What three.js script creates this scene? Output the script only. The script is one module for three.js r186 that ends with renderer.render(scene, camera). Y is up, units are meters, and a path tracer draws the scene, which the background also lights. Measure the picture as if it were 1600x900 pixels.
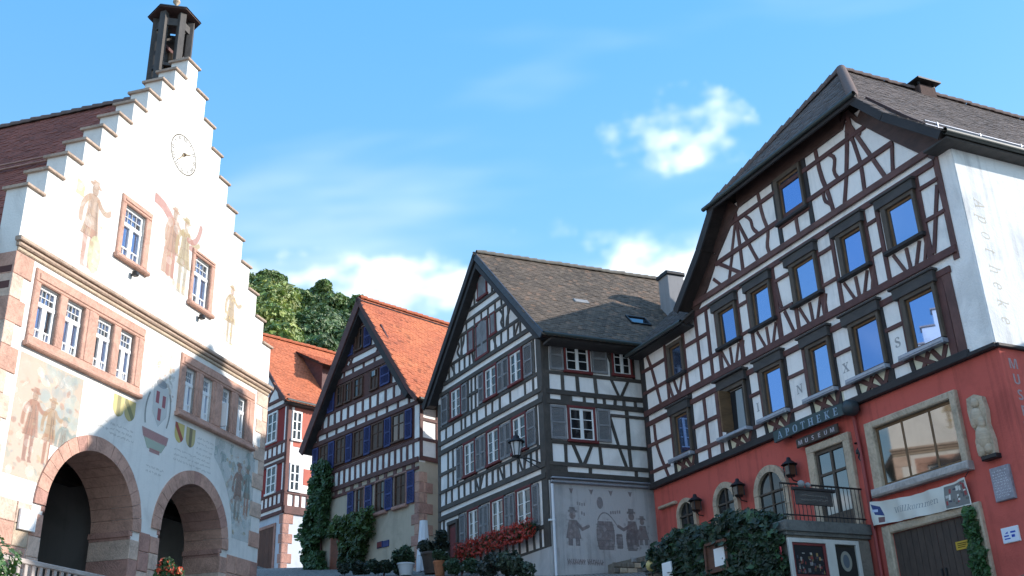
import * as THREE from 'three';
import { mergeGeometries } from 'three/addons/utils/BufferGeometryUtils.js';
import { ImprovedNoise } from 'three/addons/math/ImprovedNoise.js';

// ---------- camera, sky, sun, exposure ----------
const scene = new THREE.Scene();
const EYE = 1.6; // eye height over the cobbles; facade heights below are given from the eye
const camera = new THREE.PerspectiveCamera(30.55, 16 / 9, 0.1, 3000);
camera.position.set(0, EYE, 0);
camera.rotation.set(THREE.MathUtils.degToRad(23.52), 0, THREE.MathUtils.degToRad(-2.0), 'XYZ');
const SUN_AZ = 90, SUN_EL = 24.3;
const sunDir = new THREE.Vector3(Math.sin(SUN_AZ * Math.PI / 180) * Math.cos(SUN_EL * Math.PI / 180), Math.sin(SUN_EL * Math.PI / 180), -Math.cos(SUN_AZ * Math.PI / 180) * Math.cos(SUN_EL * Math.PI / 180));
const sun = new THREE.DirectionalLight(new THREE.Color(1, 0.93, 0.86), 2.4);
sun.position.copy(sunDir).multiplyScalar(150);
sun.castShadow = true;
sun.shadow.mapSize.set(4096, 4096);
Object.assign(sun.shadow.camera, { left: -90, right: 90, top: 90, bottom: -90, near: 1, far: 400 });
scene.add(sun, sun.target);
const EXPOSURE = 2.75;

const noise3 = new ImprovedNoise();
const fbm = (x, y, z, n) => { let s = 0, a = 0.5; for (let i = 0; i < n; i++) { s += a * noise3.noise(x, y, z); x = x * 2.03 + 1.7; y = y * 2.03 + 9.2; z = z * 2.03 + 3.1; a *= 0.5; } return s; };
const smooth = THREE.MathUtils.smoothstep, lerp = THREE.MathUtils.lerp;
function buildSky() {
  const W = 2048, H = 1024, data = new Float32Array(W * H * 4);
  const zen = [0.047, 0.192, 0.445], hor = [0.262, 0.468, 0.572];
  // soft cloud banks: azimuth, elevation, half widths (degrees), strength
  const banks = [[-6.8, 23.3, 8.5, 1.8, 1.5, 0.7], [8.4, 23.6, 5.0, 2.0, 1.4, 0.7], [10.5, 30.2, 2.3, 1.8, 1.12, 0.75], [38, 24, 16, 4, 1.0], [-50, 9, 20, 4, 1.0], [-100, 12, 24, 4, 0.9], [-150, 18, 22, 5, 1.1], [150, 30, 20, 7, 1.0], [90, 50, 16, 7, 0.7], [200, 48, 18, 8, 0.7], [70, 14, 22, 4, 1.0]];
  for (let j = 0; j < H; j++) {
    const el = ((j + 0.5) / H - 0.5) * Math.PI, sy = Math.sin(el), cy = Math.cos(el), elD = el * 180 / Math.PI;
    for (let i = 0; i < W; i++) {
      const phi = ((i + 0.5) / W - 0.5) * 2 * Math.PI, dx = Math.cos(phi) * cy, dz = Math.sin(phi) * cy;
      const k = (j * W + i) * 4;
      const t = Math.pow(1 - Math.max(0, sy), 2.3), cs = dx * sunDir.x + sy * sunDir.y + dz * sunDir.z;
      const glow = 0.16 * Math.pow(Math.max(0, cs), 6), dark = 0.86 + 0.14 * cs;
      const low = 0.78 * Math.exp(-Math.max(0, elD) / 7.5); // milky haze low over the land
      let c = [0, 1, 2].map((q) => lerp(lerp(zen[q], hor[q], t), [0.62, 0.68, 0.70][q], low) * dark + glow * [1, 0.9, 0.75][q]);
      if (sy > -0.02) {
        const az = Math.atan2(dx, -dz) * 180 / Math.PI;
        // thin streaks of cirrus over the whole sky
        const px = dx / (sy + 0.18), pz = dz / (sy + 0.18);
        const warp = fbm(px * 0.9 + 4, pz * 0.9, 2.2, 3);
        const ci = fbm(px * 0.8 + warp * 1.1 + pz * 0.55 + 11, pz * 2.6 - px * 0.5 + warp, 7.7, 5);
        let a = 0.40 * smooth(ci + warp * 0.2 + 0.5 * fbm(px * 2.1, pz * 6.5, 3.3, 4), -0.05, 0.6);
        let cum = 0, soft = 1;
        for (const b of banks) {
          let da = Math.abs(az - b[0]) % 360; if (da > 180) da = 360 - da;
          const m = Math.exp(-Math.pow(da * Math.cos(el) / b[2], 2) - Math.pow((elD - b[1]) / b[3], 2));
          if (m * b[4] > cum) { cum = m * b[4]; soft = b[5] ?? 1; }
        }
        if (cum > 0.02) {
          const f = fbm(dx * 9 + 3, sy * 20 + 1, dz * 9, 6) * 1.2 + 0.75 * fbm(dx * 34, sy * 60, dz * 34, 5);
          a = Math.max(a, 0.9 * smooth(cum + f * 1.7 * soft, 0.34, 1.45));
        }
        const lum = 0.54 + 0.14 * Math.max(0, cs) + 0.14 * fbm(dx * 14, sy * 26 + 5, dz * 14, 4);
        c = [lerp(c[0], lum * 0.93, a), lerp(c[1], lum * 0.99, a), lerp(c[2], lum * 1.05, a)];
      } else { const g = 0.16; c = [g * 0.95, g, g * 0.92]; }
      data[k] = c[0]; data[k + 1] = c[1]; data[k + 2] = c[2]; data[k + 3] = 1;
    }
  }
  const t = new THREE.DataTexture(data, W, H, THREE.RGBAFormat, THREE.FloatType);
  t.mapping = THREE.EquirectangularReflectionMapping; t.magFilter = t.minFilter = THREE.LinearFilter; t.needsUpdate = true;
  return t;
}
scene.background = buildSky();
scene.environment = scene.background;

// ---------- helpers ----------
let seedState = 12345;
const rnd = () => { seedState |= 0; seedState = seedState + 0x6D2B79F5 | 0; let t = Math.imul(seedState ^ seedState >>> 15, 1 | seedState); t = t + Math.imul(t ^ t >>> 7, 61 | t) ^ t; return ((t ^ t >>> 14) >>> 0) / 4294967296; };
const rr = (a, b) => a + (b - a) * rnd(), pick = (a) => a[Math.floor(rnd() * a.length)];
function valueTex(n, fn, repeat, srgb = false) {
  const d = new Uint8Array(n * n * 4);
  for (let j = 0; j < n; j++) for (let i = 0; i < n; i++) { const v = fn(i / n, j / n), k = (j * n + i) * 4; for (let c = 0; c < 3; c++) d[k + c] = Math.max(0, Math.min(255, 255 * (Array.isArray(v) ? v[c] : v))); d[k + 3] = 255; }
  const t = new THREE.DataTexture(d, n, n); t.wrapS = t.wrapT = THREE.RepeatWrapping; t.magFilter = THREE.LinearFilter; t.repeat.set(repeat[0], repeat[1]); if (srgb) t.colorSpace = THREE.SRGBColorSpace; t.needsUpdate = true; return t;
}
// tileable fbm: blends two offset copies
const tfbm = (u, v, f, oct, s = 0) => { const A = 2 * Math.PI, r = f / A; return fbm(Math.cos(u * A) * r + s, Math.sin(u * A) * r + Math.cos(v * A) * r * 0.7 + 5, Math.sin(v * A) * r + s * 1.3, oct) * 1.6; };
const plasterTex = valueTex(512, (u, v) => 0.9 + 0.10 * tfbm(u, v, 4, 3) + 0.10 * tfbm(u, v, 14, 4, 3) + 0.05 * (rnd() - 0.5), [1 / 3.1, 1 / 3.1]);
const plasterBump = valueTex(512, (u, v) => 0.5 + 0.45 * tfbm(u, v, 40, 4, 7) + 0.2 * tfbm(u, v, 9, 3), [1 / 1.7, 1 / 1.7]);
const roughBump = valueTex(512, (u, v) => 0.5 + 0.8 * tfbm(u, v, 46, 5, 2), [1 / 1.3, 1 / 1.3]);
const dirtTex = valueTex(512, (u, v) => { const d = smooth(tfbm(u, v, 6, 5, 9), 0.0, 0.6), s = smooth(fbm(Math.cos(u * 6.2832) * 7, Math.sin(u * 6.2832) * 7, v * 1.5, 4), 0.05, 0.4); return 1.0 - 0.16 * d - 0.07 * s + 0.06 * tfbm(u, v, 22, 3); }, [1 / 5.3, 1 / 5.3]);
const stainTex = valueTex(512, (u, v) => { const d = smooth(tfbm(u, v, 4, 5, 21), -0.1, 0.6), s = smooth(fbm(Math.cos(u * 6.2832) * 6 + 3, Math.sin(u * 6.2832) * 6, v * 1.2, 4), 0.0, 0.4); return 1.06 - 0.22 * d - 0.16 * s + 0.08 * tfbm(u, v, 26, 3); }, [1 / 4.7, 1 / 4.7]);
const woodTex = valueTex(256, (u, v) => 0.78 + 0.35 * tfbm(u * 0.999, v, 3, 3) + 0.3 * fbm(Math.cos(u * 6.283) * 1.5, Math.sin(u * 6.283) * 1.5, v * 46, 3) + 0.1 * (rnd() - 0.5), [1 / 1.3, 1 / 0.5]);
const stoneTex = valueTex(512, (u, v) => 0.85 + 0.3 * tfbm(u, v, 5, 5, 4) + 0.24 * tfbm(u, v, 30, 3, 1), [1 / 1.9, 1 / 1.9]);
const tileTex = valueTex(256, (u, v) => 0.82 + 0.4 * tfbm(u, v, 8, 4, 6) + 0.15 * (rnd() - 0.5), [1 / 0.9, 1 / 0.9]);
const cloneTex = (t, r) => { const c = t.clone(); c.repeat.set(1 / r, 1 / r); c.needsUpdate = true; return c; };
function mat(name, color, o = {}) { const m = new THREE.MeshPhysicalMaterial({ roughness: 0.85, ...o }); m.name = name; m.color.setRGB(...color); return m; }
const plaster = (name, c, tex = plasterTex, bump = 0.006) => mat(name, c, { map: tex, bumpMap: plasterBump, bumpScale: bump, roughness: 0.95 });
const wood = (name, c, r = 0.7) => mat(name, c, { map: woodTex, bumpMap: woodTex, bumpScale: 0.006, roughness: r });
const stone = (name, c) => mat(name, c, { map: stoneTex, bumpMap: roughBump, bumpScale: 0.008, roughness: 0.95 });
const M = {
  hallPlaster: plaster('hall plaster', [0.78, 0.755, 0.70], cloneTex(dirtTex, 6.1)),
  white: plaster('lime plaster', [0.93, 0.885, 0.845], dirtTex, 0.012), whiteRough: mat('rough plaster', [0.80, 0.80, 0.79], { map: stainTex, bumpMap: plasterBump, bumpScale: 0.005, roughness: 1 }),
  red: plaster('red plaster', [0.57, 0.112, 0.086], stainTex), beige: plaster('beige plaster', [0.50, 0.42, 0.32], dirtTex), greyWall: plaster('grey plaster', [0.49, 0.465, 0.455], stainTex), bluish: plaster('pale plaster', [0.52, 0.56, 0.62], dirtTex),
  cream: plaster('cream plaster', [0.80, 0.76, 0.58]), brickred: plaster('pink red plaster', [0.56, 0.17, 0.12]),
  sand: stone('sandstone', [0.58, 0.34, 0.255]), sand2: stone('sandstone dark', [0.47, 0.26, 0.205]), sand3: stone('sandstone pale', [0.68, 0.50, 0.39]), buff: stone('buff stone', [0.56, 0.44, 0.32]), rubble: stone('rubble stone', [0.22, 0.19, 0.155]), slab: stone('weathered slab', [0.15, 0.15, 0.14]), greyStone: stone('grey stone', [0.30, 0.30, 0.30]), coping: stone('coping stone', [0.50, 0.37, 0.28]),
  brown: wood('oxblood timber', [0.135, 0.054, 0.047]), brown2: wood('oxblood timber worn', [0.17, 0.078, 0.066]), black: wood('black timber', [0.036, 0.030, 0.031]), grey: wood('grey timber', [0.080, 0.066, 0.055]), grey2: wood('grey timber worn', [0.108, 0.090, 0.076]), redbrown: wood('red brown timber', [0.15, 0.050, 0.040]), bandwood: wood('band boards', [0.13, 0.040, 0.028]),
  casing: wood('casing wood', [0.115, 0.084, 0.06]), ochre: wood('ochre wood', [0.21, 0.115, 0.052]), hood: wood('hood boards', [0.075, 0.066, 0.062]), soffit: wood('soffit boards', [0.10, 0.052, 0.042]), greyshut: wood('grey shutter', [0.29, 0.285, 0.29]), blueshut: wood('blue shutter', [0.055, 0.070, 0.22]), redframe: wood('red window frame', [0.20, 0.030, 0.030]), darkframe: wood('dark window wood', [0.12, 0.055, 0.032]), door: wood('door wood', [0.15, 0.06, 0.035]), doorDark: wood('dark door', [0.085, 0.058, 0.045]), beam: wood('ceiling beam', [0.05, 0.035, 0.028]), railwood: wood('railing wood', [0.55, 0.47, 0.42]),
  sash: mat('white sash paint', [0.82, 0.82, 0.80], { roughness: 0.5 }), zinc: mat('zinc sheet', [0.36, 0.38, 0.43], { roughness: 0.45, metalness: 0.35, map: cloneTex(dirtTex, 1.1) }), iron: mat('black iron', [0.022, 0.022, 0.024], { roughness: 0.5, metalness: 0.3 }), gilt: mat('dull gilt', [0.30, 0.22, 0.12], { roughness: 0.6 }), bronze: mat('bronze', [0.09, 0.06, 0.035], { roughness: 0.4, metalness: 0.8 }), gutter: mat('dark gutter', [0.035, 0.045, 0.042], { roughness: 0.5 }),
  glass: mat('window glass', [0.010, 0.013, 0.018], { roughness: 0.025, ior: 2.6 }), blind: mat('brown blinds behind glass', [0.085, 0.042, 0.026], { roughness: 0.4, map: woodTex, specularIntensity: 0.5 }), glassHall: mat('hall window glass', [0.26, 0.33, 0.50], { roughness: 0.03, metalness: 0.85 }), glassBlueB: mat('coated window glass deep', [0.19, 0.29, 0.54], { roughness: 0.03, metalness: 0.92 }), glassBlueC: mat('coated window glass pale', [0.30, 0.41, 0.66], { roughness: 0.05, metalness: 0.9 }), glassDim: mat('old window glass', [0.014, 0.016, 0.018], { roughness: 0.04, ior: 1.62 }), glassBlue: mat('coated window glass', [0.25, 0.37, 0.66], { roughness: 0.02, metalness: 0.92 }),
  ridgeBrown: stone('brown ridge tile', [0.17, 0.12, 0.105]), tileOrange: mat('orange roof tile', [1, 1, 1], { map: tileTex, roughness: 0.9 }), roofUnder: mat('roof deck', [0.05, 0.035, 0.03], { roughness: 1, map: woodTex }), lampglass: mat('lamp glass', [0.55, 0.58, 0.60], { roughness: 0.25 }), paper: mat('paper', [0.8, 0.8, 0.8], { roughness: 0.8 }),
};
const P3 = (x, y, z) => new THREE.Vector3(x, y, z);
function clean(g) { g = g.index ? g.toNonIndexed() : g; for (const k of Object.keys(g.attributes)) if (!['position', 'normal', 'uv'].includes(k)) g.deleteAttribute(k); g.morphAttributes = {}; g.clearGroups(); return g; }
function boxUV(g) {
  const p = g.attributes.position, n = g.attributes.normal, uv = new Float32Array(p.count * 2);
  for (let i = 0; i < p.count; i++) {
    const x = Math.abs(n.getX(i)), y = Math.abs(n.getY(i)), z = Math.abs(n.getZ(i));
    if (y > x && y > z) { uv[2 * i] = p.getX(i); uv[2 * i + 1] = p.getZ(i); } else if (x > z) { uv[2 * i] = p.getZ(i); uv[2 * i + 1] = p.getY(i); } else { uv[2 * i] = p.getX(i); uv[2 * i + 1] = p.getY(i); }
  }
  g.setAttribute('uv', new THREE.BufferAttribute(uv, 2)); return g;
}
const uvbox = (g) => boxUV(clean(g));
function fromQuads(quads) { // each quad a,b,c,d counter-clockwise seen from outside
  const pos = [];
  for (const q of quads) { const [a, b, c, d] = q; pos.push(...a, ...b, ...c); if (d) pos.push(...a, ...c, ...d); }
  const g = new THREE.BufferGeometry(); g.setAttribute('position', new THREE.Float32BufferAttribute(pos, 3)); g.computeVertexNormals();
  g.setAttribute('uv', new THREE.Float32BufferAttribute(new Float32Array(pos.length / 3 * 2), 2)); return g;
}
// a chamfered block between bounds; grain 'v' turns the texture upright
function block(x0, x1, y0, y1, z0, z1, c = 0.008, vertical = false) {
  if (x0 > x1) [x0, x1] = [x1, x0]; if (y0 > y1) [y0, y1] = [y1, y0]; if (z0 > z1) [z0, z1] = [z1, z0];
  c = Math.min(c, (x1 - x0) * 0.3, (y1 - y0) * 0.3, (z1 - z0) * 0.5);
  const b = [[x0, y0, z0], [x1, y0, z0], [x1, y1, z0], [x0, y1, z0]], m = b.map((p) => [p[0], p[1], z1 - c]);
  const f = [[x0 + c, y0 + c, z1], [x1 - c, y0 + c, z1], [x1 - c, y1 - c, z1], [x0 + c, y1 - c, z1]];
  const q = [[f[0], f[1], f[2], f[3]], [b[1], b[0], b[3], b[2]]];
  for (let i = 0; i < 4; i++) { const j = (i + 1) % 4; q.push([b[i], b[j], m[j], m[i]], [m[i], m[j], f[j], f[i]]); }
  const g = boxUV(fromQuads(q));
  if (vertical) { const uv = g.attributes.uv; for (let i = 0; i < uv.count; i++) uv.setXY(i, uv.getY(i), uv.getX(i)); }
  return g;
}
// hewn timber along a polyline on a facade
let jit = 0;
function beam(pts, w, d = 0.035, z = 0) {
  jit = (jit + 1) % 23; const z1 = z + d + jit * 0.0004, z0 = z - 0.03, hw = w / 2, c = 0.007;
  let P = pts.map((p) => new THREE.Vector2(p[0], p[1]));
  if (P.length === 2) P = [P[0], P[0].clone().lerp(P[1], rr(0.4, 0.6)), P[1]];
  else P = new THREE.SplineCurve(P).getPoints(P.length * 2);
  const q = [], uvs = []; let L = rnd() * 3; const off = rnd() * 2; let prev = null;
  for (let i = 0; i < P.length; i++) {
    const a = P[Math.max(0, i - 1)], b = P[Math.min(P.length - 1, i + 1)], t = b.clone().sub(a).normalize(), n = new THREE.Vector2(-t.y, t.x), h1 = hw * rr(0.88, 1.12), h2 = hw * rr(0.88, 1.12);
    if (i) L += P[i].distanceTo(P[i - 1]);
    const at = (o, zz) => [P[i].x + n.x * o, P[i].y + n.y * o, zz];
    const ring = [at(h1, z0), at(h1, z1 - c), at(h1 - c, z1), at(-h2 + c, z1), at(-h2, z1 - c), at(-h2, z0)];
    if (prev) for (let k = 0; k < 5; k++) { q.push([prev.ring[k], prev.ring[k + 1], ring[k + 1], ring[k]]); const v0 = off + k * w / 4, v1 = off + (k + 1) * w / 4; uvs.push([prev.L, v0], [prev.L, v1], [L, v1], [prev.L, v0], [L, v1], [L, v0]); }
    else { q.push([ring[2], ring[3], ring[4], ring[1]], [ring[1], ring[4], ring[5], ring[0]]); for (let k = 0; k < 12; k++) uvs.push([L, off]); }
    prev = { ring, L };
  }
  const r = prev.ring; q.push([r[3], r[2], r[1], r[4]], [r[4], r[1], r[0], r[5]]); for (let k = 0; k < 12; k++) uvs.push([L, off]);
  const g = fromQuads(q); g.setAttribute('uv', new THREE.Float32BufferAttribute(uvs.flat(), 2)); return g;
}
function poly(pts, z0, z1, holes = []) { // extruded outline on a facade
  const s = new THREE.Shape(pts.map((p) => new THREE.Vector2(p[0], p[1])));
  for (const h of holes) s.holes.push(h instanceof THREE.Path ? h : new THREE.Path(h.map((p) => new THREE.Vector2(p[0], p[1]))));
  return uvbox(new THREE.ExtrudeGeometry(s, { depth: z1 - z0, bevelEnabled: false, curveSegments: 24 }).translate(0, 0, z0));
}
const rect = (a, b, c, d) => [[a, c], [b, c], [b, d], [a, d]];
function tube(pts, r, seg = 8, n) { return uvbox(new THREE.TubeGeometry(new THREE.CatmullRomCurve3(pts.map((p) => P3(...p)), false, 'catmullrom', 0.1), n ?? pts.length * 4, r, seg, false)); }
const cyl = (x, y, z, r0, r1, h, n = 12) => uvbox(new THREE.CylinderGeometry(r1, r0, h, n).translate(x, y + h / 2, z));
function lathe(prof, x, y, z, n = 14) { return uvbox(new THREE.LatheGeometry(prof.map((p) => new THREE.Vector2(p[0], p[1])), n).translate(x, y, z)); }
const counts = {};
function numbered(n) { counts[n] = (counts[n] ?? -1) + 1; return counts[n] ? n + '_' + String(counts[n]).padStart(3, '0') : n; }
function tag(o, label, category, group) { o.userData.label = label; o.userData.category = category; if (group) o.userData.group = group; return o; }
// a thing whose parts are given in facade coordinates (u along the wall, height from the eye, z out of the wall)
function thing(name, label, category, x, z, turn, base, group) {
  const g = new THREE.Group(); g.name = numbered(name); g.position.set(x, base + EYE, z); g.rotation.y = turn; g.base = base; scene.add(g);
  return tag(g, label, category, group);
}
function part(g, name, geo, material, parent = g, F = null) {
  let m = Array.isArray(geo) ? mergeGeometries(geo.map(clean)) : geo;
  if (F) { m = m.clone(); m.applyMatrix4(F); }
  m.translate(0, -g.base, 0);
  const o = new THREE.Mesh(m, material); o.name = name; o.castShadow = o.receiveShadow = true; parent.add(o); return o;
}
const turnOf = (ux, uz) => Math.atan2(-uz, ux);
const gy = (x, z) => { // height of the sloping square and the hill behind it
  const d = -z; let h = 0.191 * Math.max(-12, Math.min(d, 52)) + (d < -12 ? (d + 12) * 0.03 : 0);
  const hillx = 17 + 21 * Math.exp(-Math.pow((x + 34) / 34, 2));
  if (d > 52) h += hillx * smooth(d, 52, 118) - 20 * smooth(d, 135, 320);
  return h;
};
// curved plain tiles over a sloping polygon given in thing coordinates; first edge runs along the eave or ridge
const tileGeo = (() => {
  const w = 0.172, l = 0.30, t = 0.016, s = new THREE.Shape(); s.moveTo(-w / 2, 0); s.lineTo(w / 2, 0); s.lineTo(w / 2, l - 0.05); s.quadraticCurveTo(w / 4, l, 0, l); s.quadraticCurveTo(-w / 4, l, -w / 2, l - 0.05); s.closePath();
  return uvbox(new THREE.ExtrudeGeometry(s, { depth: t, bevelEnabled: false, curveSegments: 2 }));
})();
function roofPlane(g, polyPts, dir, mats, o = {}) {
  const { thick = 0.16, tint = null, step = 0.16, row = 0.165, parent = g, deck = M.roofUnder } = o;
  const pts = polyPts.map((p) => P3(...p)), O = pts[0], X = P3(...dir).normalize();
  const N = new THREE.Vector3(); for (let i = 1; i < pts.length - 1; i++) N.add(pts[i].clone().sub(O).cross(pts[i + 1].clone().sub(O))); N.normalize(); if (N.y < 0) N.negate();
  X.sub(N.clone().multiplyScalar(X.dot(N))).normalize(); const Y = N.clone().cross(X).normalize(); if (Y.y > 0) { Y.negate(); }
  const P2 = pts.map((p) => { const d = p.clone().sub(O); return [d.dot(X), d.dot(Y)]; });
  const top = pts.map((p) => p.toArray()), bot = pts.map((p) => p.clone().addScaledVector(N, -thick).toArray()), q = [];
  const tri = THREE.ShapeUtils.triangulateShape(P2.map((p) => new THREE.Vector2(p[0], p[1])), []);
  for (const t of tri) { q.push([top[t[0]], top[t[1]], top[t[2]]], [bot[t[2]], bot[t[1]], bot[t[0]]]); }
  for (let i = 0; i < top.length; i++) { const j = (i + 1) % top.length; q.push([top[i], bot[i], bot[j], top[j]]); }
  const roof = part(g, 'roof', boxUV(fromQuads(q)), deck, parent);
  if (!tint) return roof;
  const inside = (x, y) => { let c = false; for (let i = 0, j = P2.length - 1; i < P2.length; j = i++) { const a = P2[i], b = P2[j]; if ((a[1] > y) !== (b[1] > y) && x < (b[0] - a[0]) * (y - a[1]) / (b[1] - a[1]) + a[0]) c = !c; } return c; };
  const xs = P2.map((p) => p[0]), ys = P2.map((p) => p[1]), list = [];
  const y0 = Math.min(...ys), y1 = Math.max(...ys); let r = 0;
  for (let y = y0; y < y1; y += row, r++) for (let x = Math.min(...xs) - step; x < Math.max(...xs); x += step * 1.08) { const xx = x + (r % 2) * step * 0.54; if (inside(xx, Math.min(y + row * 0.5, y1 - 0.01))) list.push([xx, y]); }
  const inst = new THREE.InstancedMesh(tileGeo, M.tileOrange, list.length), m4 = new THREE.Matrix4(), col = new THREE.Color(), zb = N;
  list.forEach(([x, y], i) => {
    const tilt = 0.085 + rr(-0.02, 0.03), yaw = rr(-0.03, 0.03), yd = Y.clone().multiplyScalar(Math.cos(tilt)).addScaledVector(N, Math.sin(tilt) * 0.55).addScaledVector(X, yaw).normalize();
    const xd = yd.clone().cross(zb).normalize(), nz = xd.clone().cross(yd).normalize(), o3 = O.clone().addScaledVector(X, x).addScaledVector(Y, y - 0.06).addScaledVector(N, 0.004 + rr(0, 0.012)); o3.y -= g.base;
    m4.makeBasis(xd, yd, nz).setPosition(o3); inst.setMatrixAt(i, m4);
    const P = O.clone().addScaledVector(X, x).addScaledVector(Y, y), n1 = fbm(P.x * 0.5 + 3, P.y * 0.5, P.z * 0.5, 3), c = tint(rnd(), n1); col.setRGB(...c); inst.setColorAt(i, col);
  });
  inst.name = 'roof_tiles'; inst.userData.kind = 'stuff'; inst.castShadow = inst.receiveShadow = true; roof.add(inst);
  return roof;
}
function ridge(g, roof, a, b, material, n) { // half-round ridge tiles one by one
  const A = P3(...a), B = P3(...b), len = A.distanceTo(B), k = n ?? Math.round(len / 0.36), geo = clean(new THREE.CylinderGeometry(0.155, 0.115, len / k * 1.12, 9, 1, true, -Math.PI / 2 - 0.3, Math.PI + 0.6)); boxUV(geo);
  for (let i = 0; i < k; i++) { const m = new THREE.Mesh(geo, material); m.name = 'ridge_tile'; m.position.copy(A.clone().lerp(B, (i + 0.5) / k)); m.position.y -= g.base - rr(-0.012, 0.012); const d = B.clone().sub(A).normalize(); m.quaternion.setFromRotationMatrix(new THREE.Matrix4().makeBasis(P3(0, 1, 0).cross(d).normalize().negate(), d, P3(0, 1, 0).cross(d).normalize().negate().cross(d))); m.castShadow = m.receiveShadow = true; roof.add(m); }
}
function canvasTex(w, h, draw) { const c = document.createElement('canvas'); c.width = w; c.height = h; const x = c.getContext('2d'); draw(x, w, h); const t = new THREE.CanvasTexture(c); t.colorSpace = THREE.SRGBColorSpace; t.anisotropy = 4; return t; }
function panel(u0, u1, v0, v1, z) { const g = new THREE.PlaneGeometry(u1 - u0, v1 - v0); g.translate((u0 + u1) / 2, (v0 + v1) / 2, z); return clean(g); }
const printMat = (name, tex, o = {}) => { const m = new THREE.MeshPhysicalMaterial({ map: tex, roughness: 0.9, ...o }); m.name = name; return m; };
const faceMatrix = (x, turn, z = 0) => new THREE.Matrix4().makeTranslation(x, 0, z).multiply(new THREE.Matrix4().makeRotationY(turn));
// foliage: many small leaf quads as one mass; pts = [[position, outward normal], ...]
const leafGeo = (() => { const q = []; const leaf = (ax, ay, az, s, rx, rz) => { const g = fromQuads([[[-0.5, 0, 0], [0, -0.16, 0.12], [0.55, 0, 0], [0, 0.16, 0.12]].map((p) => [p[0] * s, p[1] * s * 2.1, p[2] * s]), [[-0.5, 0, 0], [0, 0.16, 0.12], [0.55, 0, 0], [0, -0.16, 0.12]].map((p) => [p[0] * s, p[1] * s * 2.1, p[2] * s - 0.004])].slice(0, 1)); g.rotateX(rx).rotateZ(rz).translate(ax, ay, az); q.push(g); }; seedState = 77; for (let i = 0; i < 5; i++) leaf(rr(-0.5, 0.5), rr(-0.5, 0.5), rr(-0.3, 0.3), [1.15, 0.6, 0.85, 0.45, 1.0][i], rr(-0.9, 0.9), rr(0, 6.28)); return mergeGeometries(q); })();
const leafMat = mat('leaf', [1, 1, 1], { roughness: 0.55, side: THREE.DoubleSide, transmission: 0.38, thickness: 0 });
const leafMatDark = mat('glossy leaf', [1, 1, 1], { roughness: 0.6, side: THREE.DoubleSide });
function foliage(parent, name, pts, size, tint, material = leafMat) {
  const inst = new THREE.InstancedMesh(leafGeo, material, pts.length), m = new THREE.Matrix4(), q = new THREE.Quaternion(), e = new THREE.Euler(), c = new THREE.Color();
  pts.forEach(([p, n], i) => { q.setFromUnitVectors(P3(0, 0, 1), n.clone().add(P3(rr(-0.7, 0.7), rr(-0.5, 0.7), rr(-0.7, 0.7))).normalize()); const s = size * rr(0.65, 1.35); m.compose(p, q.multiply(new THREE.Quaternion().setFromAxisAngle(P3(0, 0, 1), rr(0, 6.28))), P3(s, s, s)); inst.setMatrixAt(i, m); c.setRGB(...tint(rnd(), p)); inst.setColorAt(i, c); });
  inst.name = name; inst.userData.kind = 'stuff'; inst.castShadow = inst.receiveShadow = true; parent.add(inst); return inst;
}
// ---------- ground ----------
{
  const n = 220, q = [], geo = new THREE.PlaneGeometry(1, 1, n, n), p = geo.attributes.position;
  const sp = (t) => Math.sign(t) * (Math.abs(t) * 60 + Math.pow(Math.abs(t), 4) * 1140);
  for (let i = 0; i < p.count; i++) { const x = sp(p.getX(i) * 2), z = sp(p.getY(i) * 2) - 20; p.setXYZ(i, x, gy(x, z) + 0.02 * noise3.noise(x * 0.7, z * 0.7, 1), z); }
  geo.index.array.reverse(); geo.computeVertexNormals();
  const cob = valueTex(512, (u, v) => { let best = 9; const N = 16, x = u * N, y = v * N; for (let a = -1; a < 2; a++) for (let b = -1; b < 2; b++) { const cx = Math.floor(x) + a, cy = Math.floor(y) + b, hx = ((cx % N) + N) % N, hy = ((cy % N) + N) % N, s = Math.sin(hx * 127.1 + hy * 311.7) * 43758.5; const r = s - Math.floor(s), r2 = (s * 7.3) - Math.floor(s * 7.3); best = Math.min(best, Math.max(Math.abs(x - cx - 0.5 - (r - 0.5) * 0.3), Math.abs(y - cy - 0.5 - (r2 - 0.5) * 0.3))); } return 0.95 - 0.7 * smooth(best, 0.34, 0.5) + 0.1 * (rnd() - 0.5); }, [1 / 2, 1 / 2]);
  boxUV(geo);
  const o = new THREE.Mesh(geo, mat('cobbles', [0.30, 0.28, 0.255], { map: cob, bumpMap: cob, bumpScale: 0.02, roughness: 0.95 })); o.name = 'ground'; o.receiveShadow = true; o.castShadow = true; o.userData.kind = 'structure'; scene.add(o);
}

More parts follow.
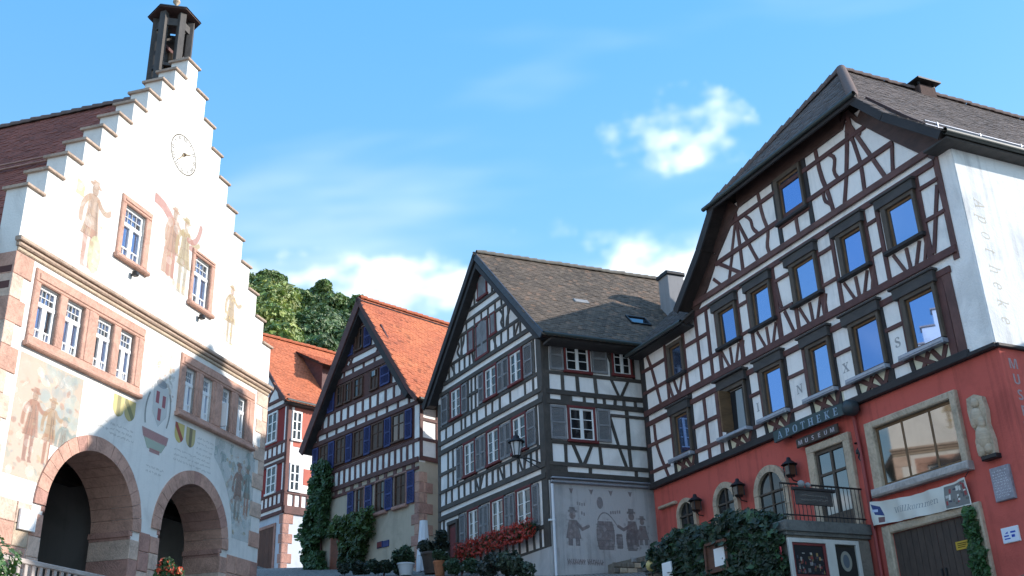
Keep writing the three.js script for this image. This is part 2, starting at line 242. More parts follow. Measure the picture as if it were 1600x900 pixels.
// ---------- town hall with the stepped gable ----------
{
  const g = thing('town_hall', 'tall white stepped-gable town hall with painted facade, pink stone arches and bell turret', 'town hall', -7.659, -31.07, turnOf(0.2685, -0.9633), 1.3);
  const W = 11.11, dw = W / 21, dh = 0.697, v0 = 11.73, B = 1.0;
  const out = [[-W, B], [0, B], [0, v0]];
  for (let i = 0; i < 10; i++) out.push([-(i + 1) * dw, v0 + i * dh], [-(i + 1) * dw, v0 + (i + 1) * dh]);
  for (let i = 10; i >= 0; i--) { out.push([-W + i * dw, v0 + i * dh]); if (i) out.push([-W + i * dw, v0 + (i - 1) * dh]); }
  const arch = (c, r, s, b) => { const h = new THREE.Path(); h.moveTo(c - r, b); h.lineTo(c + r, b); h.lineTo(c + r, s); h.absarc(c, s, r, 0, Math.PI, false); h.closePath(); return h; };
  const A = [[-7.6, 1.55, 5.02], [-3.49, 1.46, 5.22]];
  const holes = A.map(([c, r, s]) => arch(c, r, s, B + 0.05));
  const wins = [[-10.27, -9.61], [-9.36, -8.73], [-8.25, -7.63], [-7.37, -6.78]].map((w) => [...w, 8.46, 9.72]).concat([[-4.48, -3.97], [-3.62, -3.12], [-2.6, -2.1], [-1.74, -1.23]].map((w) => [...w, 8.46, 9.68]), [[-7.76, -6.9, 11.58, 12.97], [-4.55, -3.72, 11.58, 12.97]]);
  for (const w of wins) holes.push(rect(w[0], w[1], w[2], w[3]));
  part(g, 'wall', poly(out, -0.55, 0, holes), M.hallPlaster);
  // coping slabs on the steps
  for (let i = 0; i <= 10; i++) for (const s of i === 10 ? [0] : [-1, 1]) {
    const v = v0 + i * dh, a = s > 0 ? -(i + 1) * dw : -W + i * dw, b = a + dw;
    part(g, 'coping_stone', block(a - (s <= 0 ? 0.07 : 0.0), b + (s >= 0 ? 0.07 : 0.0), v, v + 0.07, -0.62, 0.07, 0.012), M.coping);
  }
  // cornice across the facade, with the slightly proud gable above it
  const cor = part(g, 'cornice', [block(-W - 0.1, 0.08, 10.36, 10.46, 0, 0.17, 0.02), block(-W - 0.05, 0.04, 10.26, 10.36, 0, 0.11, 0.03)], M.coping);
  part(g, 'cornice_moulding', block(-W, 0, 10.17, 10.26, 0, 0.05, 0.02), M.buff, cor);
  // side and back walls, gabled back
  const side = [[-12.2, B], [0.0, B], [0.0, 10.4], [-12.2, 10.4]].map((p) => [p[0] - 0.55, p[1]]);
  const FL = faceMatrix(-W, -Math.PI / 2), FR = faceMatrix(0, Math.PI / 2);
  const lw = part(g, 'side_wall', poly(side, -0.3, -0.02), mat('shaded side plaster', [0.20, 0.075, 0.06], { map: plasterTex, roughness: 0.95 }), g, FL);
  for (const [a, b, c, d] of [[-0.5, -0.02, 9.66, 9.82], [-1.6, -0.02, 9.28, 9.46], [-1.6, -1.44, 1.5, 10], [-2.9, -2.74, 1.5, 10], [-4.2, -4.04, 1.5, 10], [-9, -0.3, 7.7, 7.88]]) part(g, 'beam', block(a - 0.1, b, c, d, -0.02, 0.03, 0.008), M.brown, lw, FL);
  for (const [a, b, c, d] of [[-0.52, -0.12, 9.84, 9.97], [-0.42, -0.06, 9.5, 9.64], [-1.35, -0.5, 8.6, 9.2]]) part(g, 'plaster_panel', block(a, b, c, d, -0.02, 0.012, 0.004), M.white, lw, FL);
  part(g, 'side_wall', poly(side.map((p) => [-p[0], p[1]]).reverse(), -0.3, -0.005), M.hallPlaster, g, FR);
  part(g, 'back_wall', poly([[-W, B], [0, B], [0, 10.4], [-5.55, 17.6], [-W, 10.4]], -12.8, -12.5), M.hallPlaster);
  // arcade behind the arches: dim room with a beam under the ceiling
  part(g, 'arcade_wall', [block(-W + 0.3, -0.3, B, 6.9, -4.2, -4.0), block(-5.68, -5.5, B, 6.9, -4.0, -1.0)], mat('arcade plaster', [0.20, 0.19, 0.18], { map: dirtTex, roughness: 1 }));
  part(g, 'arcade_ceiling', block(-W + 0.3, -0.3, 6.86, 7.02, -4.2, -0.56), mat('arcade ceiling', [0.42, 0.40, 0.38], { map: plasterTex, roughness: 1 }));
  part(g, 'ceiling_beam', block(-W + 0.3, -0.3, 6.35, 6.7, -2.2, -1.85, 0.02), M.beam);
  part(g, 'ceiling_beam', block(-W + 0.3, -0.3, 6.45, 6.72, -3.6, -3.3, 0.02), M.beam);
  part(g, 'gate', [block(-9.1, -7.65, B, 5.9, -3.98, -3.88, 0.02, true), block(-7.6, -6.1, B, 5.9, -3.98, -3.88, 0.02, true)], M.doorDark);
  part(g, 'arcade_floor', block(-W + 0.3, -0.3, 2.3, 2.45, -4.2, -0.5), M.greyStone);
  // arch rings of wedge stones, each on its own
  A.forEach(([c, r, s], q) => {
    const R = r + 0.33, n = 17, dep = -1.12;
    for (let i = 0; i < n; i++) {
      const a0 = Math.PI * i / n + 0.0035, a1 = Math.PI * (i + 1) / n - 0.0035, seg = 3, pts = [];
      for (let k = 0; k <= seg; k++) { const a = lerp(a0, a1, k / seg); pts.push([c + Math.cos(a) * (r - 0.02), s + Math.sin(a) * (r - 0.02)]); }
      for (let k = seg; k >= 0; k--) { const a = lerp(a0, a1, k / seg); pts.push([c + Math.cos(a) * R, s + Math.sin(a) * R]); }
      part(g, 'arch_stone', poly(pts.reverse(), dep, 0.045 + rr(-0.004, 0.004)), pick([M.sand, M.sand, M.sand, M.sand2]));
    }
    // piers of the arch below the springing, moulded impost
    for (const sd of [-1, 1]) {
      const e = c + sd * r; let v = s - 0.13;
      part(g, 'impost', [block(e - 0.07, e + 0.07, s - 0.13, s, dep - 0.02, 0.02, 0.03), block(e - 0.04, e + 0.04, s - 0.2, s - 0.13, dep, 0.0, 0.02)], M.sand2);
      v = s - 0.2;
      while (v > 1.6) { const h = rr(0.36, 0.52), m = 0.007; part(g, 'pier_stone', block(Math.min(e - sd * 0.03, e + sd * 0.33) , Math.max(e - sd * 0.03, e + sd * 0.33), v - h + m, v, dep, 0.035 + rr(-0.006, 0.008), 0.014), pick([M.sand, M.sand2, M.sand, M.sand3])); v -= h; }
    }
  });
  // coursed stones at the foot of the facade
  const rows = (u0, u1, top, zz, arr) => { let v = top; while (v > 1.6) { const h = rr(0.36, 0.5); let u = u0; while (u < u1 - 0.05) { let w = Math.min(rr(0.45, 0.85), u1 - u); if (u1 - u - w < 0.2) w = u1 - u; part(g, 'wall_stone', block(u + 0.006, u + w - 0.006, v - h + 0.006, v - 0.006, -0.02, zz + rr(-0.008, 0.012), 0.014), pick(arr)); u += w; } v -= h; } };
  rows(-W, -9.5, 4.98, 0.03, [M.sand, M.sand3, M.buff, M.sand3]);
  rows(-5.71, -5.29, 5.06, 0.03, [M.sand, M.sand2, M.sand3]);
  rows(-1.68, 0, 5.13, 0.03, [M.sand, M.sand2, M.sand3, M.sand]);
  // quoins up both corners
  let v = 10.14, k = 0;
  while (v > 5.3) { const h = rr(0.48, 0.56), w = k % 2 ? 0.30 : 0.5; part(g, 'quoin_stone', block(-W - 0.025, -W + w + rr(-0.05, 0.05), v - h + 0.006, v, -0.6, 0.028 + rr(0, 0.006), 0.01), k % 2 ? M.sand3 : pick([M.sand, M.sand3])); v -= h; k++; }
  v = 10.14; k = 0;
  while (v > 5.3) { const h = rr(0.40, 0.47), w = k % 2 ? 0.26 : 0.6; if (k % 2 === 0 || v > 8) part(g, 'quoin_stone', block(-w + rr(-0.05, 0.03), 0.02, v - h + 0.006, v, -0.6, 0.022 + rr(0, 0.006), 0.01), k % 2 ? M.sand3 : pick([M.sand, M.sand3])); v -= h; k++; }
  // window surrounds
  const surround = (u0, u1, vb, vt, cuts, o = {}) => { // stone frame with mullions between lights
    const f = 0.06, S = M.sand;
    part(g, 'lintel', [block(u0, u1, cuts[0][3], vt, -0.02, f, 0.02), block(u0 + 0.09, u1 - 0.09, cuts[0][3] + 0.07, vt - 0.1, f - 0.01, f + 0.025, 0.015)], S);
    part(g, 'window_sill', [block(u0 - 0.05, u1 + 0.06, vb, vb + 0.11, -0.02, 0.14, 0.03), block(u0, u1, vb + 0.11, cuts[0][2], -0.3, 0.075, 0.015)], S);
    const edges = [u0, ...cuts.flatMap((c) => [c[0], c[1]]), u1];
    for (let i = 0; i < edges.length; i += 2) { const a = edges[i], b = edges[i + 1], outer = i === 0 || i === edges.length - 2; part(g, outer ? 'jamb' : 'mullion', [block(a, b, cuts[0][2], cuts[0][3], -0.3, f, 0.02)].concat(b - a > 0.3 ? [block(a + 0.11, b - 0.11, cuts[0][2], cuts[0][3], f - 0.01, f + 0.02, 0.012)] : []), S); }
  };
  surround(-10.46, -6.4, 8.2, 10.03, wins.slice(0, 4));
  surround(-4.73, -0.79, 8.24, 10.0, wins.slice(4, 8));
  surround(-7.93, -6.66, 11.42, 13.2, wins.slice(8, 9)); surround(-4.68, -3.52, 11.42, 13.14, wins.slice(9, 10));
  // white casement windows set deep in the stone
  wins.forEach(([a, b, c, d], q) => {
    const big = q > 7, z0 = -0.13, z1 = -0.06, s = 0.075, mid = (a + b) / 2, tr = c + (d - c) * 0.66, G = [];
    G.push(block(a, a + s, c, d, z0, z1), block(b - s, b, c, d, z0, z1), block(a, b, c, c + s, z0, z1 + 0.004), block(a, b, d - s, d, z0, z1 + 0.004), block(a, b, tr - 0.06, tr + 0.05, z0, z1 + 0.016, 0.012), block(mid - 0.07, mid + 0.07, c, tr, z0, z1 + 0.01));
    const P = (x0, x1, y0, y1) => panes.push([x0, x1, y0, y1]); const panes = [];
    for (const [x0, x1] of [[a + s, mid - 0.07], [mid + 0.07, b - s]]) { const lo = c + (tr - c) * 0.3; G.push(block(x0, x1, lo - 0.02, lo + 0.02, z0, z1)); P(x0, x1, lo + 0.02, tr - 0.06); const m2 = (x0 + x1) / 2; G.push(block(m2 - 0.012, m2 + 0.012, c, lo, z0, z1 - 0.01)); P(x0, m2 - 0.012, c + s, lo - 0.02); P(m2 + 0.012, x1, c + s, lo - 0.02); }
    const nx = 4, ny = 2; for (let i = 0; i < nx; i++) for (let j = 0; j < ny; j++) { const x0 = lerp(a + s, b - s, i / nx), x1 = lerp(a + s, b - s, (i + 1) / nx), y0 = lerp(tr + 0.05, d - s, j / ny), y1 = lerp(tr + 0.05, d - s, (j + 1) / ny); P(x0 + 0.01, x1 - 0.01, y0 + 0.01, y1 - 0.01); if (i) G.push(block(x0 - 0.012, x0 + 0.012, tr, d, z0, z1 - 0.012)); if (j && !i) G.push(block(a, b, y0 - 0.012, y0 + 0.012, z0, z1 - 0.016)); }
    const w = part(g, 'window', G, M.sash);
    for (const p of panes) { const gl = block(p[0] - 0.01, p[1] + 0.01, p[2] - 0.01, p[3] + 0.01, -0.115, -0.105, 0.001), t = rr(-0.012, 0.012); gl.translate(0, 0, rr(-0.002, 0.002)); part(g, 'pane', gl, rnd() < 0.75 ? M.glassHall : M.glass, w); }
    if (q === 6) part(g, 'open_sash', [block(a + 0.02, a + 0.07, c + 0.06, tr - 0.08, -0.1, 0.2), block(a + 0.02, a + 0.07, c + 0.06, tr - 0.08, 0.2, 0.22)], M.sash, w);
  });
  // small floodlights on brackets under the upper windows
  for (const u of [-7.2, -4.1]) part(g, 'wall_spotlight', [block(u - 0.06, u + 0.06, 11.18, 11.3, 0.06, 0.2, 0.02), block(u - 0.02, u + 0.02, 11.2, 11.24, 0, 0.08)], M.iron);
  // clock painted on the gable with real hands
  const clockTex = canvasTex(512, 512, (x, w) => {
    x.clearRect(0, 0, w, w); x.translate(256, 256); x.strokeStyle = 'rgba(86,76,56,0.92)'; x.lineWidth = 12; x.beginPath(); x.arc(0, 0, 236, 0, 7); x.stroke(); x.lineWidth = 4; x.beginPath(); x.arc(0, 0, 165, 0, 7); x.stroke();
    x.fillStyle = 'rgba(62,54,40,1)'; x.font = 'bold 52px serif'; x.textAlign = 'center'; x.textBaseline = 'middle';
    ['XII', 'I', 'II', 'III', 'IIII', 'V', 'VI', 'VII', 'VIII', 'IX', 'X', 'XI'].forEach((t, i) => { x.save(); x.rotate(i * Math.PI / 6); x.translate(0, -200); x.fillText(t, 0, 0); x.restore(); });
    for (let i = 0; i < 60; i++) { x.save(); x.rotate(i * Math.PI / 30); x.fillRect(-3, -246, 6, 14); x.restore(); }
  });
  const ck = part(g, 'clock_dial', panel(-6.22, -4.88, 15.03, 16.27, 0.005), printMat('painted dial', clockTex, { transparent: true }));
  const hand = (ang, l, w) => { const h = poly([[-w, -0.1], [w, -0.1], [w * 0.6, l], [0, l + 0.06], [-w * 0.6, l]], 0.03, 0.045); h.rotateZ(ang); h.translate(-5.55, 15.65, 0); return h; };
  part(g, 'clock_hand', [hand(-1.1, 0.3, 0.022)], M.gilt, ck); part(g, 'clock_hand', [hand(-3.9, 0.4, 0.016)], M.gilt, ck); part(g, 'clock_hub', lathe([[0, 0], [0.06, 0], [0.05, 0.05], [0, 0.07]], 0, 0, 0, 10).rotateX(Math.PI / 2).translate(-5.55, 15.65, 0), M.bronze, ck);
  // wall paintings in faded fresco colours
  const ink = (x, cols, n, box, s) => { for (let i = 0; i < n; i++) { x.fillStyle = pick(cols); x.globalAlpha = rr(0.15, 0.5); x.beginPath(); const a = rr(box[0], box[2]), b = rr(box[1], box[3]); x.ellipse(a, b, rr(s * 0.3, s), rr(s * 0.3, s * 1.3), rr(0, 3), 0, 7); x.fill(); } x.globalAlpha = 1; };
  const man = (x, cx, by, h, coat, legs, face = '#a5836a') => { // a standing figure in old costume, laid in with loose strokes
    const s = h / 100, A = x.globalAlpha; const J = () => rr(-1.6, 1.6) * s;
    for (let q = 0; q < 5; q++) {
      x.globalAlpha = A * 0.34; x.fillStyle = legs; for (const o of [-9, 2]) { x.beginPath(); x.moveTo(cx + o * s + J(), by - 46 * s); x.lineTo(cx + (o + 8) * s + J(), by - 46 * s); x.lineTo(cx + (o + 6) * s + J(), by - 4 * s); x.lineTo(cx + (o + 9) * s + J(), by); x.lineTo(cx + (o + 0) * s, by + J()); x.fill(); }
      x.fillStyle = coat; x.beginPath(); x.moveTo(cx - 9 * s + J(), by - 84 * s); x.quadraticCurveTo(cx, by - 88 * s, cx + 9 * s + J(), by - 84 * s); x.quadraticCurveTo(cx + 9 * s, by - 60 * s + J(), cx + 15 * s + J(), by - 36 * s); x.lineTo(cx - 15 * s + J(), by - 35 * s); x.quadraticCurveTo(cx - 7 * s, by - 60 * s, cx - 9 * s, by - 84 * s); x.fill();
      x.lineWidth = 6.5 * s; x.strokeStyle = coat; x.lineCap = 'round'; x.beginPath(); x.moveTo(cx - 8 * s, by - 80 * s); x.quadraticCurveTo(cx - 20 * s + J(), by - 70 * s, cx - 17 * s + J(), by - 50 * s); x.moveTo(cx + 8 * s, by - 80 * s); x.quadraticCurveTo(cx + 20 * s, by - 66 * s + J(), cx + 29 * s + J(), by - 77 * s); x.stroke();
      x.fillStyle = face; x.beginPath(); x.ellipse(cx + J() * 0.4, by - 91 * s, 5 * s, 6.3 * s, 0, 0, 7); x.fill(); x.fillStyle = coat; x.beginPath(); x.ellipse(cx + J(), by - 97 * s, 10 * s, 2.6 * s, 0.1, 0, 7); x.fill(); x.fillRect(cx - 5 * s + J(), by - 103 * s, 10 * s, 6 * s);
    }
    x.globalAlpha = A * 0.7; x.strokeStyle = '#6a5040'; x.lineWidth = Math.max(1, 0.9 * s); for (let q = 0; q < 9; q++) { const u = rr(-10, 10) * s; x.beginPath(); x.moveTo(cx + u * 0.6, by - rr(70, 82) * s); x.quadraticCurveTo(cx + u * 0.7 + J(), by - 55 * s, cx + u * 1.2, by - 37 * s); x.stroke(); } x.beginPath(); x.ellipse(cx, by - 91 * s, 5 * s, 6.3 * s, 0, 0, 7); x.moveTo(cx - 2.5 * s, by - 92 * s); x.lineTo(cx - 1 * s, by - 92 * s); x.moveTo(cx + 1 * s, by - 92 * s); x.lineTo(cx + 2.5 * s, by - 92 * s); x.moveTo(cx - 1.5 * s, by - 87.6 * s); x.lineTo(cx + 1.5 * s, by - 87.6 * s); x.stroke(); x.beginPath(); x.moveTo(cx - 15 * s, by - 36 * s); x.lineTo(cx + 15 * s, by - 36 * s); x.moveTo(cx - 8 * s, by - 60 * s); x.lineTo(cx + 8 * s, by - 60 * s); x.stroke();
    x.globalAlpha = A;
  };
  const faded = (x, w, h, n) => { x.globalCompositeOperation = 'destination-out'; for (let i = 0; i < n; i++) { x.globalAlpha = rr(0.05, 0.25); x.beginPath(); x.ellipse(rr(0, w), rr(0, h), rr(4, 26), rr(4, 22), rr(0, 3), 0, 7); x.fill(); } x.globalCompositeOperation = 'source-over'; x.globalAlpha = 1; };
  const mural = (name, u0, u1, va, vb, draw, fade = 0.7) => { const k = 150, w = Math.round((u1 - u0) * k), h = Math.round((vb - va) * k), t = canvasTex(w, h, (x, a, b) => { draw(x, a, b); x.setTransform(1, 0, 0, 1, 0, 0); x.globalCompositeOperation = 'destination-in'; x.globalAlpha = 1; x.fillStyle = `rgba(0,0,0,${fade})`; x.fillRect(0, 0, a, b); }); const o = part(g, name, panel(u0, u1, va, vb, 0.006), printMat('fresco', t, { transparent: true })); return o; };
  const pal = ['#a87a60', '#a06a54', '#b09a68', '#84948e', '#8e867e', '#a3937a', '#7c8890', '#9c6650'];
  mural('mural', -10.5, -8.42, 5.45, 8.06, (x, w, h) => { x.globalAlpha = 0.72; x.fillStyle = '#bfa48c'; x.fillRect(0, 0, w, h); x.globalAlpha = 1; ink(x, ['#9fb0ae', '#b4b7a8', '#8d9a9c'], 80, [w * 0.4, 0, w, h * 0.6], 26); ink(x, pal, 60, [0, h * 0.15, w, h], 12); x.globalAlpha = 0.75; man(x, w * 0.3, h * 0.86, h * 0.6, '#9c6650', '#8c5c4a'); man(x, w * 0.58, h * 0.84, h * 0.56, '#a07c58', '#965f48'); man(x, w * 0.8, h * 0.9, h * 0.5, '#7c8884', '#946450'); x.globalAlpha = 1; ink(x, pal, 30, [0, h * 0.5, w, h], 9); faded(x, w, h, 60); x.clearRect(w * 0.62, h * 0.66, w, h); });
  mural('mural', -9.75, -8.25, 10.6, 13.05, (x, w, h) => { x.globalAlpha = 0.75; man(x, w * 0.55, h * 0.96, h * 0.92, '#a88468', '#a86e5c'); x.fillStyle = '#b9c49a'; x.beginPath(); x.ellipse(w * 0.72, h * 0.78, w * 0.16, h * 0.2, 0, 0, 7); x.fill(); x.fillStyle = '#e0b080'; x.fillRect(w * 0.1, h * 0.12, w * 0.2, h * 0.16); x.globalAlpha = 1; ink(x, ['#b39a78', '#a8826a', '#a0a586'], 40, [w * 0.3, h * 0.2, w * 0.85, h * 0.95], 10); faded(x, w, h, 60); });
  mural('mural', -6.62, -4.25, 11.4, 14.5, (x, w, h) => { x.globalAlpha = 0.75; x.strokeStyle = '#a8665a'; x.lineWidth = 44; x.beginPath(); x.arc(w * 0.02, h * 0.62, w * 0.5, -1.9, -0.25); x.stroke(); x.fillStyle = '#a87c60'; x.beginPath(); x.moveTo(w * 0.3, h * 0.4); x.lineTo(w * 0.44, h * 0.36); x.lineTo(w * 0.5, h * 0.85); x.lineTo(w * 0.24, h * 0.85); x.fill(); man(x, w * 0.42, h * 0.86, h * 0.66, '#a8846c', '#a87264'); man(x, w * 0.66, h * 0.94, h * 0.72, '#a08a60', '#8e826a'); x.strokeStyle = '#a2665c'; x.lineWidth = 26; x.beginPath(); x.moveTo(w * 0.72, h * 0.4); x.quadraticCurveTo(w * 0.9, h * 0.42, w * 0.95, h * 0.2); x.moveTo(w * 0.78, h * 0.46); x.quadraticCurveTo(w * 0.95, h * 0.46, w * 0.9, h * 0.5); x.stroke(); x.globalAlpha = 0.35; x.fillStyle = '#d9c090'; x.fillRect(w * 0.14, h * 0.86, w * 0.7, h * 0.06); x.globalAlpha = 1; ink(x, ['#b08c7a', '#b0a27e'], 40, [w * 0.25, h * 0.3, w * 0.85, h * 0.9], 12); faded(x, w, h, 60); });
  mural('mural', -3.15, -1.75, 11.0, 12.9, (x, w, h) => { x.globalAlpha = 0.6; man(x, w * 0.5, h * 0.97, h * 0.94, '#a08454', '#957c54'); x.globalAlpha = 1; ink(x, ['#d9c070', '#c9b080', '#e0cf9a'], 50, [w * 0.25, h * 0.1, w * 0.75, h * 0.98], 9); faded(x, w, h, 40); });
  mural('mural', -6.15, -4.86, 7.0, 9.85, (x, w, h) => { ink(x, ['#d8b08a', '#c8a880', '#b8b0a0', '#d9a080'], 70, [w * 0.2, 0, w * 0.95, h * 0.45], 11); x.globalAlpha = 0.8; x.strokeStyle = '#8a8c88'; x.lineWidth = 9; x.beginPath(); x.moveTo(w * 0.2, h * 0.46); x.quadraticCurveTo(w * 0.05, h * 0.6, w * 0.14, h * 0.75); x.moveTo(w * 0.85, h * 0.4); x.quadraticCurveTo(w * 0.98, h * 0.55, w * 0.84, h * 0.72); x.stroke(); x.fillStyle = '#d8d8d4'; x.beginPath(); x.moveTo(w * 0.3, h * 0.36); x.lineTo(w * 0.82, h * 0.36); x.lineTo(w * 0.8, h * 0.62); x.lineTo(w * 0.55, h * 0.74); x.lineTo(w * 0.32, h * 0.62); x.fill(); x.fillStyle = '#9c3040'; for (const [a, b] of [[0.4, 0.42], [0.62, 0.44], [0.5, 0.57]]) x.fillRect(w * a, h * b, w * 0.11, h * 0.11); x.fillStyle = '#8e959a'; x.beginPath(); x.ellipse(w * 0.55, h * 0.34, w * 0.18, h * 0.04, 0, 0, 7); x.fill(); x.fillStyle = '#b06a68'; x.beginPath(); x.moveTo(w * 0.05, h * 0.79); x.lineTo(w * 0.95, h * 0.8); x.lineTo(w * 0.9, h * 0.88); x.lineTo(w * 0.12, h * 0.87); x.fill(); x.fillStyle = '#a9b8a4'; x.beginPath(); x.moveTo(w * 0.14, h * 0.87); x.lineTo(w * 0.88, h * 0.88); x.lineTo(w * 0.75, h * 0.96); x.lineTo(w * 0.28, h * 0.96); x.fill(); x.fillStyle = '#b06a68'; x.fillRect(w * 0.36, h * 0.95, w * 0.34, h * 0.035); x.globalAlpha = 1; });
  mural('mural', -2.72, -0.5, 5.6, 8.18, (x, w, h) => { x.beginPath(); x.moveTo(0, 0); x.lineTo(w, 0); x.lineTo(w, h); x.lineTo(w * 0.55, h); x.quadraticCurveTo(w * 0.5, h * 0.5, 0, h * 0.22); x.clip(); x.globalAlpha = 0.45; x.fillStyle = '#b9c4c2'; x.fillRect(0, 0, w, h); x.globalAlpha = 1; ink(x, ['#8fa09c', '#a8b4b0', '#7f9490'], 70, [0, 0, w, h], 22); ink(x, ['#b87a5c', '#c49a80', '#a06a60', '#b9a27a'], 90, [w * 0.3, h * 0.1, w * 0.9, h * 0.95], 13); x.globalAlpha = 0.7; man(x, w * 0.62, h * 0.8, h * 0.62, '#94705e', '#8c7c6c'); man(x, w * 0.84, h * 0.72, h * 0.55, '#8a9a92', '#b07a60'); x.globalAlpha = 1; faded(x, w, h, 60); });
  const lines = (x, w, h, n) => { x.strokeStyle = 'rgba(150,135,115,0.34)'; x.lineWidth = 3; for (let i = 0; i < n; i++) { const y = h * (i + 0.5) / n; let u = w * 0.02; while (u < w * 0.92) { const l = rr(8, 40); x.beginPath(); x.moveTo(u, y); for (let k = 0; k < l; k += 3) x.lineTo(u + k, y + rr(-4, 4)); x.stroke(); u += l + 7; } } };
  mural('mural', -8.3, -7.35, 7.1, 8.05, (x, w, h) => lines(x, w, h, 6)); mural('mural', -7.3, -6.35, 7.05, 7.4, (x, w, h) => lines(x, w, h, 3)); mural('mural', -3.62, -2.8, 7.45, 8.0, (x, w, h) => lines(x, w, h, 4)); mural('mural', -4.66, -2.8, 7.05, 7.45, (x, w, h) => lines(x, w, h, 3)); mural('mural', -6.2, -3.7, 10.6, 11.3, (x, w, h) => lines(x, w, h, 4)); mural('mural', -5.75, -5.0, 6.5, 6.75, (x, w, h) => lines(x, w, h, 2)); mural('mural', -10.55, -9.6, 5.08, 5.38, (x, w, h) => lines(x, w, h, 2));
  const arms = (u0, v0, a, b, c) => mural('painted_shield', u0, u0 + 0.46, v0, v0 + 0.55, (x, w, h) => { x.beginPath(); x.moveTo(2, 2); x.lineTo(w - 2, 2); x.lineTo(w - 2, h * 0.55); x.quadraticCurveTo(w - 4, h * 0.9, w / 2, h - 2); x.quadraticCurveTo(4, h * 0.9, 2, h * 0.55); x.closePath(); x.fillStyle = a; x.fill(); x.save(); x.clip(); x.strokeStyle = b; x.lineWidth = w * 0.3; x.beginPath(); if (c) { x.moveTo(0, 0); x.lineTo(w, h); } else { x.moveTo(w * 0.5, 0); x.lineTo(w * 0.5, h); } x.stroke(); x.restore(); });
  arms(-4.7, 7.56, '#d9c470', '#a8452c', true); arms(-4.17, 7.56, '#cdbb80', '#7d7350', false); arms(-7.3, 7.55, '#cfc080', '#9a9060', false); arms(-6.86, 7.55, '#c9ba78', '#8f8a5a', true);
  // roof behind the gable
  const brownT = (r, n) => { const k = 0.75 + 0.35 * r + 0.3 * n; return [0.36 * k, 0.105 * k, 0.062 * k]; };
  const rf = roofPlane(g, [[-5.55, 17.85, -0.62], [-5.55, 17.85, -13], [-11.75, 9.95, -13], [-11.75, 9.95, -0.62]], [0, 0, -1], null, { tint: brownT });
  roofPlane(g, [[-5.55, 17.85, -0.62], [0.5, 9.95, -0.62], [0.5, 9.95, -13], [-5.55, 17.85, -13]], [0, 0, -1], null, {});
  ridge(g, rf, [-5.55, 17.88, -0.7], [-5.55, 17.88, -13], M.ridgeBrown);
  part(g, 'snow_guard', [tube([[-8.6, 14.15, -0.75], [-8.6, 14.15, -13]], 0.035, 6, 2), tube([[-8.6, 14.28, -0.75], [-8.6, 14.28, -13]], 0.03, 6, 2)], M.sand2, rf);
  part(g, 'gutter', tube([[-11.82, 9.98, -0.6], [-11.82, 9.95, -13]], 0.085, 8, 2), M.gutter, rf);
  // open bell turret on the ridge
  const C = [-5.22, -1.07], R = 0.5, hexp = (r, k, v) => [C[0] + r * Math.cos(k * Math.PI / 3 + 1.043), v, C[1] + r * Math.sin(k * Math.PI / 3 + 1.043)];
  const T = part(g, 'bell_turret', [0, 1, 2, 3, 4, 5].map((k) => { const p = hexp(R, k, 0), q = block(-0.1, 0.1, 16.9, 20.75, -0.1, 0.1, 0.014, true); q.rotateY(-(k * Math.PI / 3 + 1.043)); return q.translate(p[0], 0, p[2]); }).concat([17.95, 18.9, 20.5].flatMap((v) => [0, 1, 2, 3, 4, 5].map((k) => { const a = hexp(R, k, v), b = hexp(R, k + 1, v), l = Math.hypot(b[0] - a[0], b[2] - a[2]); const q = block(-l / 2, l / 2, v - (v > 20 ? 0.2 : 0.05), v + 0.05, -0.04, 0.04, 0.01); q.rotateY(-Math.atan2(b[2] - a[2], b[0] - a[0])); return q.translate((a[0] + b[0]) / 2, 0, (a[2] + b[2]) / 2); }))), wood('turret timber', [0.085, 0.075, 0.068]));
  const cap = (r0, r1, v0, v1) => uvbox(new THREE.CylinderGeometry(r1, r0, v1 - v0, 6, 1).rotateY(Math.PI / 2 - 1.043).translate(C[0], (v0 + v1) / 2, C[1]));
  part(g, 'turret_roof', [cap(0.80, 0.76, 20.84, 20.9), cap(0.76, 0.40, 20.9, 21.06), cap(0.40, 0.05, 21.06, 21.24)], mat('dark copper', [0.03, 0.032, 0.032], { roughness: 0.55, map: dirtTex }), T);
  part(g, 'soffit', cap(0.77, 0.77, 20.8, 20.84), M.soffit, T);
  part(g, 'finial', lathe([[0, 0], [0.05, 0], [0.03, 0.2], [0.11, 0.3], [0.11, 0.36], [0.03, 0.46], [0.015, 0.9], [0, 0.95]], C[0], 21.2, C[1], 10), M.buff, T);
  const bell = (v, s) => lathe([[0, 0.42], [0.09, 0.42], [0.14, 0.36], [0.17, 0.2], [0.21, 0.06], [0.26, 0], [0.24, 0], [0.19, 0.06], [0.14, 0.3], [0, 0.38]].map((p) => [p[0] * s, p[1] * s]), C[0], v, C[1], 16);
  part(g, 'bell', bell(19.1, 1.1), M.bronze, T); part(g, 'bell', bell(18.25, 0.9), M.bronze, T); part(g, 'yoke', [block(C[0] - 0.42, C[0] + 0.42, 19.58, 19.7, C[1] - 0.06, C[1] + 0.06), block(C[0] - 0.42, C[0] + 0.42, 18.64, 18.74, C[1] - 0.05, C[1] + 0.05)], M.brown, T);
  part(g, 'louvre', [0, 1, 2].map((i) => { const k = 3 + (i % 3), a = hexp(R, k, 0), b = hexp(R, k + 1, 0), l = Math.hypot(b[0] - a[0], b[2] - a[2]); const q = block(-l / 2 + 0.06, l / 2 - 0.06, 19.75, 20.4, -0.02, 0.02); q.rotateY(-Math.atan2(b[2] - a[2], b[0] - a[0])); return q.translate((a[0] + b[0]) / 2, 0, (a[2] + b[2]) / 2); }), wood('turret board', [0.10, 0.07, 0.06]), T);
